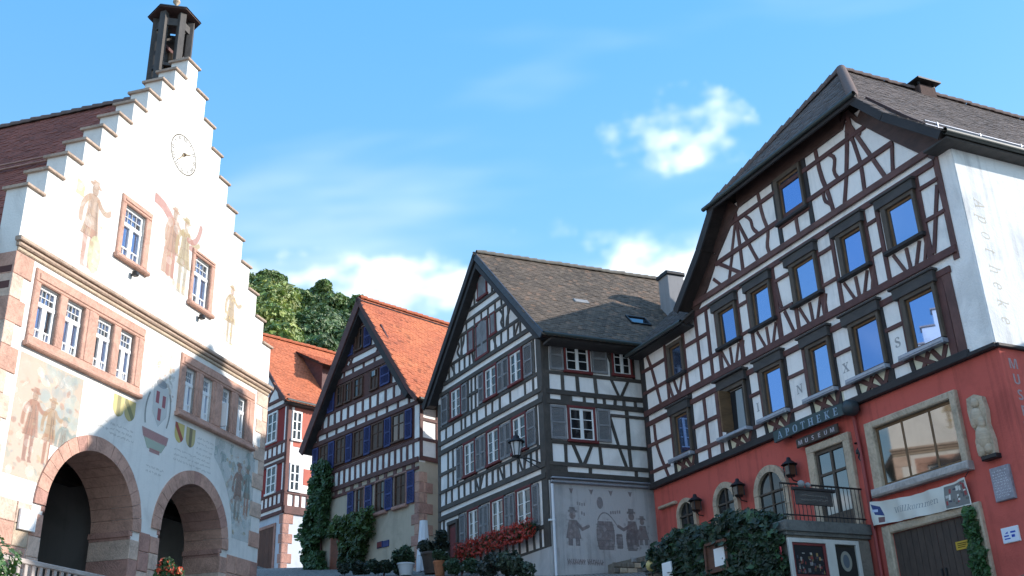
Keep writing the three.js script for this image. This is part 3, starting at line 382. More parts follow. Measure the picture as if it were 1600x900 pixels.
  // railing in front of the left arch, notice on the stone
  const f = thing('wooden_railing', 'pale wooden railing with upright bars in front of the left arch of the town hall', 'railing', -7.659, -31.07, turnOf(0.2685, -0.9633), 1.3);
  part(f, 'rail', block(-10.9, -6.6, 3.62, 3.72, 0.56, 0.64, 0.015), M.railwood); part(f, 'rail', block(-10.9, -6.6, 2.75, 2.83, 0.57, 0.63, 0.01), M.railwood);
  for (let u = -10.75; u < -6.6; u += 0.215) part(f, 'baluster', block(u - 0.045, u + 0.045, 2.2, 3.62, 0.575, 0.625, 0.012, true), M.railwood);
  const n = thing('notice_sign', 'small white notice board fixed on the pink stone left of the big arch', 'sign', -7.659, -31.07, turnOf(0.2685, -0.9633), 4.4);
  part(n, 'board', block(-9.85, -9.43, 4.44, 4.8, 0.05, 0.085, 0.01), mat('white board', [0.82, 0.82, 0.82], { roughness: 0.6 }));
  part(n, 'frame', [block(-9.88, -9.85, 4.41, 4.83, 0.045, 0.1), block(-9.43, -9.4, 4.41, 4.83, 0.045, 0.1), block(-9.85, -9.43, 4.41, 4.44, 0.045, 0.1), block(-9.85, -9.43, 4.8, 4.83, 0.045, 0.1)], M.sash);
}
// ---------- apothecary house on the right ----------
const H5 = [4.421, -34.72, turnOf(0.4248, 0.9053)];
{
  const g = thing('apothecary_house', 'large half-timbered apothecary house with oxblood beams over a red plastered ground floor', 'house', H5[0], H5[1], H5[2], 2.2);
  const B = 1.8, W = 14.3, FE = faceMatrix(W, Math.PI / 2);
  // walls
  part(g, 'wall', block(0, W, 7.72, 12.72, -16, 0, 0.01), M.white);
  part(g, 'side_wall', poly([[0.02, 7.74], [16, 7.74], [16, 13.2], [0.02, 13.2]], 0.0, 0.03), M.whiteRough, g, FE);
  part(g, 'gable_wall', poly([[3.3, 12.7], [14.25, 12.7], [13.0, 14.1], [11.95, 15.3], [5.75, 15.3], [4.7, 14.1]], -0.3, -0.004), M.white);
  const lower = part(g, 'ground_floor_wall', block(-0.05, W + 0.03, B, 7.66, -16, -0.06, 0.01), M.red);
  // timber frame
  const T = () => rnd() < 0.3 ? M.brown2 : M.brown, bm = (pts, w = 0.15, z = 0, m) => part(g, 'beam', beam(pts, w, 0.035, z), m ?? T());
  const H = (v, a, b, w = 0.15, z = 0.012, m) => bm([[a, v], [b, v]], w, z, m), V = (u, a, b, w = 0.14, m) => bm([[u, a], [u, b]], w, 0, m);
  part(g, 'sill_beam', [block(-0.05, 13.62, 7.66, 7.86, -0.06, 0.1, 0.02)], M.black); part(g, 'sill_beam', block(13.62, W + 0.06, 7.66, 7.76, -0.06, 0.1, 0.02), M.black);
  part(g, 'drip_ledge', block(-0.02, 16, 7.66, 7.75, 0.03, 0.12, 0.02), M.black, g, FE);
  // storey 1 (with jetty plate above)
  H(9.86, 0, 13.6, 0.16, 0.02); H(10.24, 0, 13.9, 0.19, 0.05); H(9.12, 0, 1.45, 0.11); H(8.23, 0, 1.2, 0.11); H(9.03, 2.7, 4.35, 0.12); H(8.25, 2.7, 4.3, 0.12);
  bm([[0.46, 9.75], [0.5, 9.1], [0.78, 8.4], [1.08, 7.8]], 0.12); V(0.04, 7.8, 12.6, 0.22, M.black);
  V(1.5, 7.8, 9.85, 0.13); V(2.68, 7.8, 10.2, 0.2, M.black); V(3.42, 7.8, 9.85, 0.13); V(4.08, 7.8, 9.85, 0.15); V(4.45, 8.2, 9.85, 0.12);
  for (const u of [5.64, 7.36, 9.32, 11.22]) V(u, 7.8, 9.9, 0.24, M.black); for (const u of [6.24, 8.23, 10.12, 11.93]) V(u, 8.2, 9.86, 0.13);
  for (const [a, b] of [[5.7, 6.2], [7.45, 8.2], [9.4, 10.1], [11.3, 11.9]]) H(9.14, a, b, 0.1);
  for (const [a, b] of [[5.7, 6.3], [7.4, 8.3], [9.4, 10.2], [11.3, 12.0]]) { H(8.2, a, b, 0.1); }
  V(13.22, 7.8, 9.85, 0.22); V(13.45, 7.8, 9.85, 0.24);
  // storey 2
  H(12.58, 0, 13.8, 0.16, 0.02); H(12.92, 3.5, 13.75, 0.17, 0.05); H(10.96, 0, 1.5, 0.11); H(11.74, 0, 1.5, 0.11); H(11.75, 2.62, 4.05, 0.11); H(10.93, 2.62, 4.5, 0.12);
  bm([[0.4, 12.2], [0.6, 11.7], [0.78, 11.1], [0.98, 10.35]], 0.12); V(1.5, 10.25, 12.5, 0.12); V(2.62, 10.25, 12.55, 0.15); V(3.43, 10.25, 12.5, 0.13); V(4.03, 10.25, 12.5, 0.13); V(4.52, 10.25, 12.55, 0.16);
  bm([[1.55, 10.85], [1.75, 10.3]], 0.1); bm([[1.88, 10.85], [2.08, 10.33]], 0.09); bm([[2.36, 10.85], [2.12, 10.33]], 0.09);
  for (const u of [5.62, 7.42, 9.32, 11.24, 13.12]) V(u, 10.28, 12.6, 0.2); for (const u of [6.18, 8.2, 10.0, 11.74]) V(u, 10.28, 12.6, 0.14);
  for (const [a, b, v] of [[5.68, 6.12, 12.0], [5.68, 6.12, 11.08], [7.5, 8.12, 12.06], [7.5, 8.12, 11.14], [9.4, 9.95, 12.06], [9.4, 9.95, 11.14], [11.32, 11.68, 12.06], [11.32, 11.68, 11.22], [13.2, 13.8, 12.14], [13.2, 13.8, 11.28]]) H(v, a, b, 0.1);
  bm([[7.52, 12.0], [7.56, 11.6], [7.62, 11.2]], 0.1); bm([[7.72, 11.05], [8.0, 10.3]], 0.1); bm([[13.74, 12.0], [13.24, 10.4]], 0.11); V(13.84, 10.0, 12.75, 0.17);
  for (const c of [5.02, 6.82, 8.76, 10.6, 12.42]) { // braces under the upper windows
    bm([[c - 0.42, 10.9], [c - 0.12, 10.32]], 0.09); bm([[c + 0.46, 10.9], [c + 0.22, 10.32]], 0.09); bm([[c + 0.02, 10.9], [c + 0.04, 10.32]], 0.1); if (c !== 6.82) bm([[c + 0.7, 10.9], [c + 0.5, 10.32]], 0.08);
  }
  // attic
  H(13.77, 4.85, 12.7, 0.14); H(14.71, 5.85, 11.9, 0.13);
  bm([[4.95, 13.76], [6.05, 12.95]], 0.12); bm([[4.62, 13.35], [5.02, 12.95]], 0.1); bm([[5.7, 13.72], [5.38, 12.95]], 0.11); bm([[6.12, 15.05], [6.13, 12.98]], 0.13); bm([[6.06, 14.7], [5.7, 13.8]], 0.1); bm([[6.16, 14.66], [6.6, 13.6], [6.88, 12.98]], 0.11); bm([[6.55, 14.66], [6.78, 14.42], [6.84, 14.1], [7.06, 13.82]], 0.1);
  bm([[7.28, 15.1], [7.36, 14.3], [7.5, 13.7], [7.38, 13.3], [7.44, 12.98]], 0.12); V(8.03, 12.98, 15.1, 0.16, M.black); V(9.4, 12.98, 15.1, 0.16, M.black); H(13.56, 8.03, 9.4, 0.12); V(8.76, 12.98, 13.5, 0.12);
  bm([[9.95, 15.1], [10.02, 14.2], [10.18, 13.5], [10.24, 12.98]], 0.13); bm([[10.42, 14.68], [10.62, 14.45], [10.52, 14.1], [10.62, 13.82]], 0.1); bm([[9.98, 13.72], [10.0, 13.45], [10.22, 13.2], [10.24, 12.98]], 0.1);
  bm([[11.3, 15.2], [10.98, 13.9], [10.68, 12.98]], 0.12); bm([[11.36, 14.7], [11.5, 13.8], [11.46, 12.98]], 0.11); bm([[11.36, 15.1], [12.24, 12.98]], 0.12); bm([[12.64, 13.7], [12.5, 12.98]], 0.11); V(11.36, 14.6, 15.5, 0.14); bm([[11.2, 15.0], [11.7, 14.6]], 0.1);
  // verge boards and soffits under the projecting roof
  const verge = [[13.82, 12.62], [12.7, 13.8], [11.62, 15.0], [11.36, 15.42], [11.1, 15.08], [6.3, 15.06], [5.0, 13.98], [4.3, 13.2], [3.55, 12.6]];
  for (let i = 0; i < verge.length - 1; i++) { const a = verge[i], b = verge[i + 1], n = [b[1] - a[1], a[0] - b[0]], l = Math.hypot(...n), k = (i === 2 || i === 3 ? 0.12 : 0.72) / l, nx = n[0] * k, ny = n[1] * k; part(g, 'verge_board', poly([a, [a[0] + nx, a[1] + ny], [b[0] + nx, b[1] + ny], b].reverse(), -0.02, 0.055), M.soffit); }
  // roof: two main slopes with a kick at the eaves, clipped gable in front
  const rt = (r, n) => { const k = 0.75 + 0.4 * r + 0.45 * n; return [0.185 * k, 0.142 * k, 0.122 * k]; }, z0 = 0.5;
  const r1 = roofPlane(g, [[8.85, 19.15, -2.7], [8.85, 19.15, -17], [13.05, 14.304, -17], [13.05, 14.304, z0], [12.1, 15.4, z0]], [0, 0, -1], null, { tint: rt });
  roofPlane(g, [[13.05, 14.304, z0], [13.05, 14.304, -17], [14.62, 12.86, -17], [14.62, 12.86, z0]], [0, 0, -1], null, { tint: rt });
  const r2 = roofPlane(g, [[5.6, 15.4, z0], [12.1, 15.4, z0], [8.85, 19.15, -2.7]], [1, 0, 0], null, { tint: rt });
  roofPlane(g, [[8.85, 19.15, -2.7], [5.6, 15.4, z0], [4.65, 14.304, z0], [4.65, 14.304, -17], [8.85, 19.15, -17]], [0, 0, -1], null, {});
  roofPlane(g, [[4.65, 14.304, z0], [3.08, 12.86, z0], [3.08, 12.86, -17], [4.65, 14.304, -17]], [0, 0, -1], null, {});
  ridge(g, r1, [8.85, 19.19, -2.7], [8.85, 19.19, -17], M.ridgeBrown, 40); ridge(g, r2, [12.1, 15.44, 0.45], [8.87, 19.19, -2.65], M.ridgeBrown); ridge(g, r2, [5.6, 15.44, 0.45], [8.83, 19.19, -2.65], M.ridgeBrown);
  // dark fascia along the edges of the roof
  const fas = (a, b, h = 0.2) => { const A = P3(...a), Bp = P3(...b), d = Bp.clone().sub(A), l = d.length(); const q = block(0, l, -h, 0.03, -0.03, 0.03, 0.008); q.applyMatrix4(new THREE.Matrix4().makeBasis(d.clone().normalize(), P3(0, 0, 1).cross(d).normalize().multiplyScalar(1), d.clone().normalize().cross(P3(0, 0, 1).cross(d).normalize())).setPosition(A)); return q; };
  part(g, 'fascia', [fas([5.4, 15.42, z0 + 0.04], [12.25, 15.42, z0 + 0.04], 0.22), fas([12.1, 15.4, z0 + 0.03], [13.05, 14.3, z0 + 0.03]), fas([13.05, 14.3, z0 + 0.03], [14.62, 12.86, z0 + 0.03]), fas([4.62, 14.3, z0 + 0.03], [5.6, 15.42, z0 + 0.03], 0.26), fas([3.04, 12.84, z0 + 0.03], [4.64, 14.3, z0 + 0.03], 0.26)], M.black);
  part(g, 'gutter', tube([[5.3, 15.36, z0 + 0.12], [12.3, 15.36, z0 + 0.12]], 0.07, 8, 2), M.gutter);
  part(g, 'gutter', tube([[14.72, 12.82, z0 + 0.05], [14.72, 12.82, -17]], 0.085, 8, 2), M.gutter);
  part(g, 'eaves_board', block(13.9, 14.66, 12.68, 12.74, -17, z0 - 0.05, 0.01), M.hood);
  part(g, 'snow_guard', [tube([[14.1, 13.4, z0 - 0.1], [14.1, 13.4, -17]], 0.025, 6, 2), tube([[14.1, 13.5, z0 - 0.1], [14.1, 13.5, -17]], 0.025, 6, 2)].concat(Array.from({ length: 12 }, (_, i) => block(14.07, 14.13, 13.2, 13.53, -1.4 * i - 0.02, -1.4 * i + 0.02))), M.zinc);
  part(g, 'chimney', block(8.55, 9.15, 17.5, 19.25, -6.3, -5.6, 0.03), stone('chimney brick', [0.10, 0.06, 0.05]));
  part(g, 'chimney_cap', [block(8.4, 9.3, 19.37, 19.43, -6.45, -5.45, 0.02), block(8.55, 8.62, 19.25, 19.37, -6.3, -6.23), block(9.08, 9.15, 19.25, 19.37, -5.67, -5.6), block(8.55, 8.62, 19.25, 19.37, -5.67, -5.6), block(9.08, 9.15, 19.25, 19.37, -6.3, -6.23)], M.iron);
  // low wing roof on the left with its eave along the front
  const wt = (r, n) => { const k = 0.75 + 0.4 * r + 0.45 * n; return [0.12 * k, 0.098 * k, 0.085 * k]; };
  roofPlane(g, [[-0.15, 12.36, 0.42], [3.35, 12.36, 0.42], [5.6, 17.75, -5.2], [-0.15, 17.75, -5.2]], [1, 0, 0], null, { tint: wt }); roofPlane(g, [[-0.15, 17.75, -5.2], [7, 17.75, -5.2], [7, 12.4, -11], [-0.15, 12.4, -11]], [1, 0, 0], null, {}); part(g, 'wing_gable', fromQuads([[[-0.1, 12.4, 0.2], [-0.1, 17.55, -5.2], [-0.1, 12.4, -10.6]]]), M.white);
  part(g, 'gutter', tube([[-0.2, 12.34, 0.5], [3.3, 12.34, 0.5]], 0.075, 8, 2), M.gutter); part(g, 'eaves_board', block(-0.1, 3.3, 12.22, 12.3, 0, 0.46, 0.01), M.black);
  // windows of the two storeys
  const glassWin = (a, b, c, d, o = {}) => {
    const G = [], z1 = 0.13, l = o.l ?? 0.2, r = 0.09;
    G.push(block(a - l, a - 0.06, c - 0.06, d + 0.12, -0.02, z1, 0.012, true), block(b + 0.05, b + 0.05 + r, c - 0.06, d + 0.12, -0.02, z1, 0.012, true), block(a - l, b + 0.05 + r, d + 0.06, d + 0.2, -0.02, z1 - 0.004, 0.012));
    const w = part(g, 'window', G, M.casing);
    part(g, 'sash', [block(a - 0.08, a, c - 0.05, d + 0.07, -0.01, 0.05, 0.01, true), block(b, b + 0.06, c - 0.05, d + 0.07, -0.01, 0.05, 0.01, true), block(a - 0.06, b + 0.05, d, d + 0.07, -0.01, 0.054, 0.01), block(a - 0.06, b + 0.05, c - 0.06, c, -0.01, 0.054, 0.01)], M.ochre, w);
    const p = block(a - 0.03, b + 0.03, c - 0.03, d + 0.03, 0.012, 0.02, 0.001); p.translate(-(a + b) / 2, -(c + d) / 2, 0).rotateX(rr(-0.022, 0.022)).rotateY(rr(-0.02, 0.02)).translate((a + b) / 2, (c + d) / 2, 0); part(g, 'pane', p, pick([M.glassBlue, M.glassBlueB, M.glassBlue, M.glassBlueC]), w);
    if (o.hood) { const hv = o.hood; part(g, 'shutter_box', [block(a - 0.36, b + 0.2, d + 0.16, hv, 0.0, 0.17, 0.01), block(a - 0.44, b + 0.24, hv, hv + 0.06, -0.01, 0.21, 0.015)], M.hood, w); }
    if (o.sill === 'zinc') part(g, 'window_sill', [block(a - 0.48, b + 0.16, c - 0.2, c - 0.1, -0.01, 0.24, 0.02), block(a - 0.48, b + 0.16, c - 0.23, c - 0.2, 0.19, 0.24, 0.01)], M.zinc, w);
    else part(g, 'window_sill', block(a - 0.36, b + 0.2, c - 0.16, c - 0.06, -0.01, 0.16, 0.015), M.black, w);
    return w;
  };
  for (const [a, b] of [[1.88, 2.5], [6.56, 7.24], [8.6, 9.22], [10.32, 11.1], [12.2, 12.98]]) glassWin(a, b, 8.4, 9.55, { hood: 9.98, sill: 'zinc' });
  { // open casement showing a dark room
    const w = part(g, 'window', [block(4.5, 4.7, 8.3, 9.65, -0.02, 0.13, 0.012, true), block(5.52, 5.6, 8.3, 9.65, -0.02, 0.13, 0.012, true), block(4.5, 5.6, 9.58, 9.72, -0.02, 0.126)], M.casing);
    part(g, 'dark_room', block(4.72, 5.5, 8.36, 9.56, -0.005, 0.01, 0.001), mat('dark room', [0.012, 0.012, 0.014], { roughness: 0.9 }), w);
    part(g, 'sash', [block(4.7, 4.76, 8.32, 9.58, 0, 0.42, 0.01), block(5.46, 5.52, 8.32, 9.58, 0, 0.05, 0.01)], M.ochre, w);
    part(g, 'curtain', poly(Array.from({ length: 13 }, (_, i) => [5.0 + i * 0.03, 8.36]).concat(Array.from({ length: 13 }, (_, i) => [5.36 - i * 0.025, 9.5])), 0.012, 0.03), mat('grey curtain', [0.30, 0.34, 0.36], { roughness: 1 }), w);
    part(g, 'shutter_box', [block(4.3, 5.7, 9.7, 9.98, 0, 0.17, 0.01), block(4.22, 5.76, 9.98, 10.04, -0.01, 0.27, 0.015)], M.hood, w); part(g, 'window_sill', block(4.2, 5.68, 8.16, 8.26, -0.01, 0.3, 0.02), M.zinc, w);
  }
  for (const [a, b] of [[4.82, 5.5], [6.5, 7.2], [8.45, 9.22], [10.45, 11.1], [12.16, 12.94]]) glassWin(a, b, 11.1, 12.05, { hood: 12.46, l: 0.22 });
  glassWin(1.95, 2.5, 11.02, 11.9, { l: 0.22 }); glassWin(8.35, 9.18, 13.72, 14.84, { l: 0.22 });
  // cream panels with cut braces under the zinc sills
  for (const c of [2.12, 5.08, 6.86, 8.88, 10.66, 12.54]) { part(g, 'panel_board', block(c - 0.6, c + 0.6, 7.86, 8.2, -0.01, 0.012, 0.004), M.cream); for (const [a, b] of [[-0.45, 0.08], [-0.05, -0.28], [0.05, 0.3], [0.5, 0.32]]) bm([[c + a, 8.18], [c + b, 7.84]], 0.12, 0.012, M.brown); bm([[c - 0.62, 8.18], [c - 0.58, 7.84]], 0.12, 0.012, M.black); }
  // painted house marks in the plaster fields
  const mark = (u, v, s) => { const t = canvasTex(96, 128, (x, w, h) => { x.font = 'bold 112px serif'; x.textAlign = 'center'; x.textBaseline = 'middle'; x.fillStyle = 'rgba(80,82,90,0.42)'; x.fillText(s, w / 2, h / 2 + 4); }); part(g, 'painted_letter', panel(u - 0.15, u + 0.15, v - 0.2, v + 0.2, 0.006), printMat('letter', t, { transparent: true })); };
  mark(5.98, 8.75, 'I'); mark(7.85, 8.72, 'N'); mark(9.72, 8.72, 'X'); mark(11.6, 8.75, 'S');
  // ground floor: arched windows in buff stone
  for (const [c, r, s, b, m] of [[1.85, 0.4, 6.45, 5.0, 0.14], [3.94, 0.44, 6.4, 5.0, 0.18], [6.08, 0.56, 6.26, 5.0, 0.19]]) {
    const R = r + m, ring = []; const n = 9;
    for (let i = 0; i < n; i++) { const a0 = Math.PI * i / n + 0.006, a1 = Math.PI * (i + 1) / n - 0.006, p = []; for (let k = 0; k < 4; k++) { const a = lerp(a0, a1, k / 3); p.push([c + r * Math.cos(a), s + r * Math.sin(a)]); } for (let k = 3; k >= 0; k--) { const a = lerp(a0, a1, k / 3); p.push([c + R * Math.cos(a), s + R * Math.sin(a)]); } ring.push(poly(p.reverse(), -0.08, 0.05)); }
    const w = part(g, 'arched_window', poly((() => { const p = [[c + r, b]]; for (let i = 0; i <= 16; i++) p.push([c + r * Math.cos(Math.PI * i / 16), s + r * Math.sin(Math.PI * i / 16)]); p.push([c - r, b]); return p; })(), -0.07, -0.045), M.glassDim);
    for (const q of ring) part(g, 'arch_stone', q, M.buff, w);
    for (const sd of [-1, 1]) { let v = s - 0.006; while (v > b) { const h = Math.min(rr(0.34, 0.46), v - b + 0.01); part(g, 'jamb_stone', block(c + sd * r, c + sd * R, v - h + 0.008, v, -0.08, 0.05, 0.01), M.buff, w); v -= h; } }
    part(g, 'glazing_bar', [block(c - 0.03, c + 0.03, b, s + r, -0.05, 0.0), ...[0.35, 0.8, 1.2].map((d) => block(c - r, c + r, s - d - 0.015, s - d + 0.015, -0.05, -0.01))].concat([block(c - r, c + r, s - 0.03, s + 0.03, -0.05, 0.004)]), M.casing, w);
  }
  part(g, 'ledge', block(0.32, 1.3, 6.93, 7.02, -0.06, 0.08, 0.02), M.buff);
  // doorway onto the terrace
  { const w = part(g, 'doorway', [block(7.78, 8.06, 4.75, 6.92, -0.1, 0.06, 0.02), block(9.2, 9.45, 4.75, 6.92, -0.1, 0.06, 0.02), block(7.78, 9.45, 6.88, 7.08, -0.1, 0.07, 0.02)], M.buff);
    part(g, 'door', [block(8.06, 9.2, 4.75, 6.88, -0.058, -0.05, 0.001)], M.glass, w); part(g, 'door_frame', [block(8.06, 8.14, 4.75, 6.88, -0.08, -0.01), block(9.12, 9.2, 4.75, 6.88, -0.08, -0.01), block(8.06, 9.2, 6.78, 6.88, -0.08, -0.006), block(8.6, 8.68, 4.75, 6.8, -0.08, -0.01), block(8.1, 9.16, 4.75, 5.2, -0.08, -0.014), block(8.1, 9.16, 6.2, 6.27, -0.08, -0.014)], M.casing, w); }
  // big shop window with a stone frame
  { const [a, b, c, d] = [10.32, 12.82, 5.46, 6.93];
    const w = part(g, 'shop_window', [block(a - 0.28, a, c - 0.15, d + 0.17, -0.1, 0.07, 0.025), block(b, b + 0.18, c - 0.15, d + 0.17, -0.1, 0.07, 0.025), block(a, b, d, d + 0.17, -0.1, 0.066, 0.025)], M.buff);
    part(g, 'window_sill', block(a - 0.33, b + 0.22, c - 0.2, c, -0.1, 0.16, 0.04), stone('pale sill stone', [0.50, 0.45, 0.42]), w);
    part(g, 'sash', [block(a, a + 0.07, c, d, -0.14, -0.05), block(b - 0.07, b, c, d, -0.14, -0.05), block(a, b, d - 0.08, d, -0.14, -0.046), block(a, b, c, c + 0.09, -0.14, -0.046), block(11.16, 11.23, c, d, -0.14, -0.04), block(12.05, 12.12, c, d, -0.14, -0.04)], M.ochre, w);
    for (const [p, q] of [[a + 0.07, 11.16], [11.23, 12.05], [12.12, b - 0.07]]) { const gl = block(p, q, c + 0.09, d - 0.08, -0.055, -0.052, 0.001); part(g, 'pane', gl, mat('shop glass', [0.03, 0.028, 0.02], { roughness: 0.03, ior: 2.6 }), w); } }
  // garage doorway with double brown doors
  { const w = part(g, 'gateway', [block(10.02, 10.28, B, 4.56, -0.1, 0.05, 0.03), block(12.78, 13.02, B, 4.56, -0.1, 0.05, 0.03), block(10.28, 12.78, 4.36, 4.56, -0.1, 0.046, 0.03)], M.buff);
    for (const [p, q] of [[10.28, 11.65], [11.66, 12.78]]) { const dr = part(g, 'gate_leaf', block(p, q, B, 4.36, -0.14, -0.062, 0.01, true), M.doorDark, w); }
    for (let u = 10.3; u < 12.7; u += 0.19) part(g, 'plank', block(u + 0.004, u + 0.184, B, 4.35, -0.07, -0.045 + rr(0, 0.004), 0.006, true), M.doorDark, w);
    part(g, 'handle', [block(11.58, 11.62, 3.1, 3.35, -0.05, 0.0), block(11.7, 11.74, 3.1, 3.35, -0.05, 0.0)], M.iron, w); }
  // stone trim of the corner
  // letters on the end wall
  const tall = canvasTex(128, 640, (x, w, h) => { x.font = 'bold 98px sans-serif'; x.textAlign = 'center'; x.textBaseline = 'middle'; x.fillStyle = 'rgba(180,160,160,0.75)'; 'MUSEUM'.split('').forEach((ch, i) => x.fillText(ch, w / 2, 54 + i * 106)); });
  part(g, 'painted_lettering', panel(0.18, 0.62, 5.35, 7.5, 0.006), printMat('wall lettering', tall, { transparent: true }), g, faceMatrix(W + 0.03, Math.PI / 2));
  const faint = canvasTex(128, 1024, (x, w, h) => { x.translate(w / 2, 20); x.rotate(Math.PI / 2); x.font = 'italic 104px serif'; x.textBaseline = 'middle'; x.fillStyle = 'rgba(196,184,160,0.42)'; let u = 0; for (const ch of 'Apotheke'.split('')) { x.fillText(ch, u, 0); u += 122; } });
  part(g, 'painted_lettering', panel(0.25, 0.8, 7.95, 11.5, 0.036), printMat('faint lettering', faint, { transparent: true }), g, FE);
  // terrace in front, with shop windows in its end wall
  const FP = faceMatrix(9.55, Math.PI / 2);
  const t = part(g, 'terrace', [block(3.2, 9.5, B, 4.36, 0, 2.45, 0.02)], M.rubble); part(g, 'terrace_slab', [block(3.1, 9.62, 4.45, 4.7, -0.05, 2.55, 0.03), block(3.15, 9.56, 4.36, 4.45, -0.05, 2.5, 0.02)], M.slab, t);
  part(g, 'terrace_end_wall', block(-2.44, -0.02, B, 4.3, -0.06, 0.0, 0.01), M.rubble, t, FP);
  { const w = part(g, 'display_window', [block(-2.52, -2.42, B, 4.28, 0, 0.07), block(-1.42, -1.16, B, 4.28, 0, 0.07), block(-0.52, -0.42, B, 4.28, 0, 0.07), block(-2.42, -0.52, 4.18, 4.28, 0, 0.066)], mat('pale shop frame', [0.55, 0.54, 0.50], { roughness: 0.6, map: dirtTex }), g, FP);
    part(g, 'pane', block(-2.42, -1.42, 3.42, 4.18, 0.0, 0.012), mat('display glass', [0.02, 0.02, 0.022], { roughness: 0.05 }), w, FP); part(g, 'pane', block(-1.16, -0.52, 3.3, 4.18, 0.0, 0.012), mat('display glass', [0.03, 0.03, 0.025], { roughness: 0.05 }), w, FP);
    part(g, 'sash', [block(-2.42, -2.36, 3.42, 4.18, 0, 0.04), block(-1.5, -1.42, 3.0, 4.18, 0, 0.04), block(-2.42, -1.42, B, 3.45, 0, 0.045), block(-2.4, -1.44, 4.12, 4.18, 0, 0.038)], M.redframe, w, FP);
    const goods = canvasTex(256, 192, (x, w2, h) => { x.fillStyle = '#1c1b1e'; x.fillRect(0, 0, w2, h); const cs = ['#6a5a60', '#8b3a36', '#b9b3a8', '#3c4350', '#a88a52', '#c8c4c0']; for (let i = 0; i < 60; i++) { x.fillStyle = pick(cs); x.globalAlpha = rr(0.3, 0.9); x.fillRect(rr(0, w2), rr(h * 0.2, h), rr(5, 26), rr(8, 30)); } });
    part(g, 'display_goods', panel(-2.34, -1.52, 3.47, 4.1, 0.016), printMat('goods', goods), w, FP);
    const card = canvasTex(96, 128, (x, w2, h) => { x.fillStyle = '#22201e'; x.fillRect(0, 0, w2, h); x.fillStyle = '#8d8b80'; x.beginPath(); x.ellipse(w2 / 2, h * 0.45, w2 * 0.3, h * 0.33, 0, 0, 7); x.fill(); x.fillStyle = '#586068'; x.beginPath(); x.ellipse(w2 / 2, h * 0.45, w2 * 0.17, h * 0.22, 0, 0, 7); x.fill(); }); part(g, 'display_goods', panel(-1.12, -0.56, 3.4, 4.12, 0.016), printMat('goods', card), w, FP); }
  // iron railing along the terrace edge
  const rails = [[-2.5, 0.0]]; const rg = [];
  for (const [a, b] of rails) { rg.push(block(a, b, 5.56, 5.6, -0.02, 0.02), block(a, b, 4.82, 4.85, -0.015, 0.015)); for (let x = a; x <= b + 0.01; x += 0.12) rg.push(block(x - 0.008, x + 0.008, 4.7, 5.58, -0.008, 0.008)); }
  part(g, 'iron_railing', rg, M.iron, t, FP);
  
  part(g, 'downpipe', tube([[9.72, 7.6, 0.02], [9.78, 6, 0.02], [9.78, 2, 0.02]], 0.05, 8, 4), mat('red pipe', [0.30, 0.05, 0.045], { roughness: 0.6 }));
}
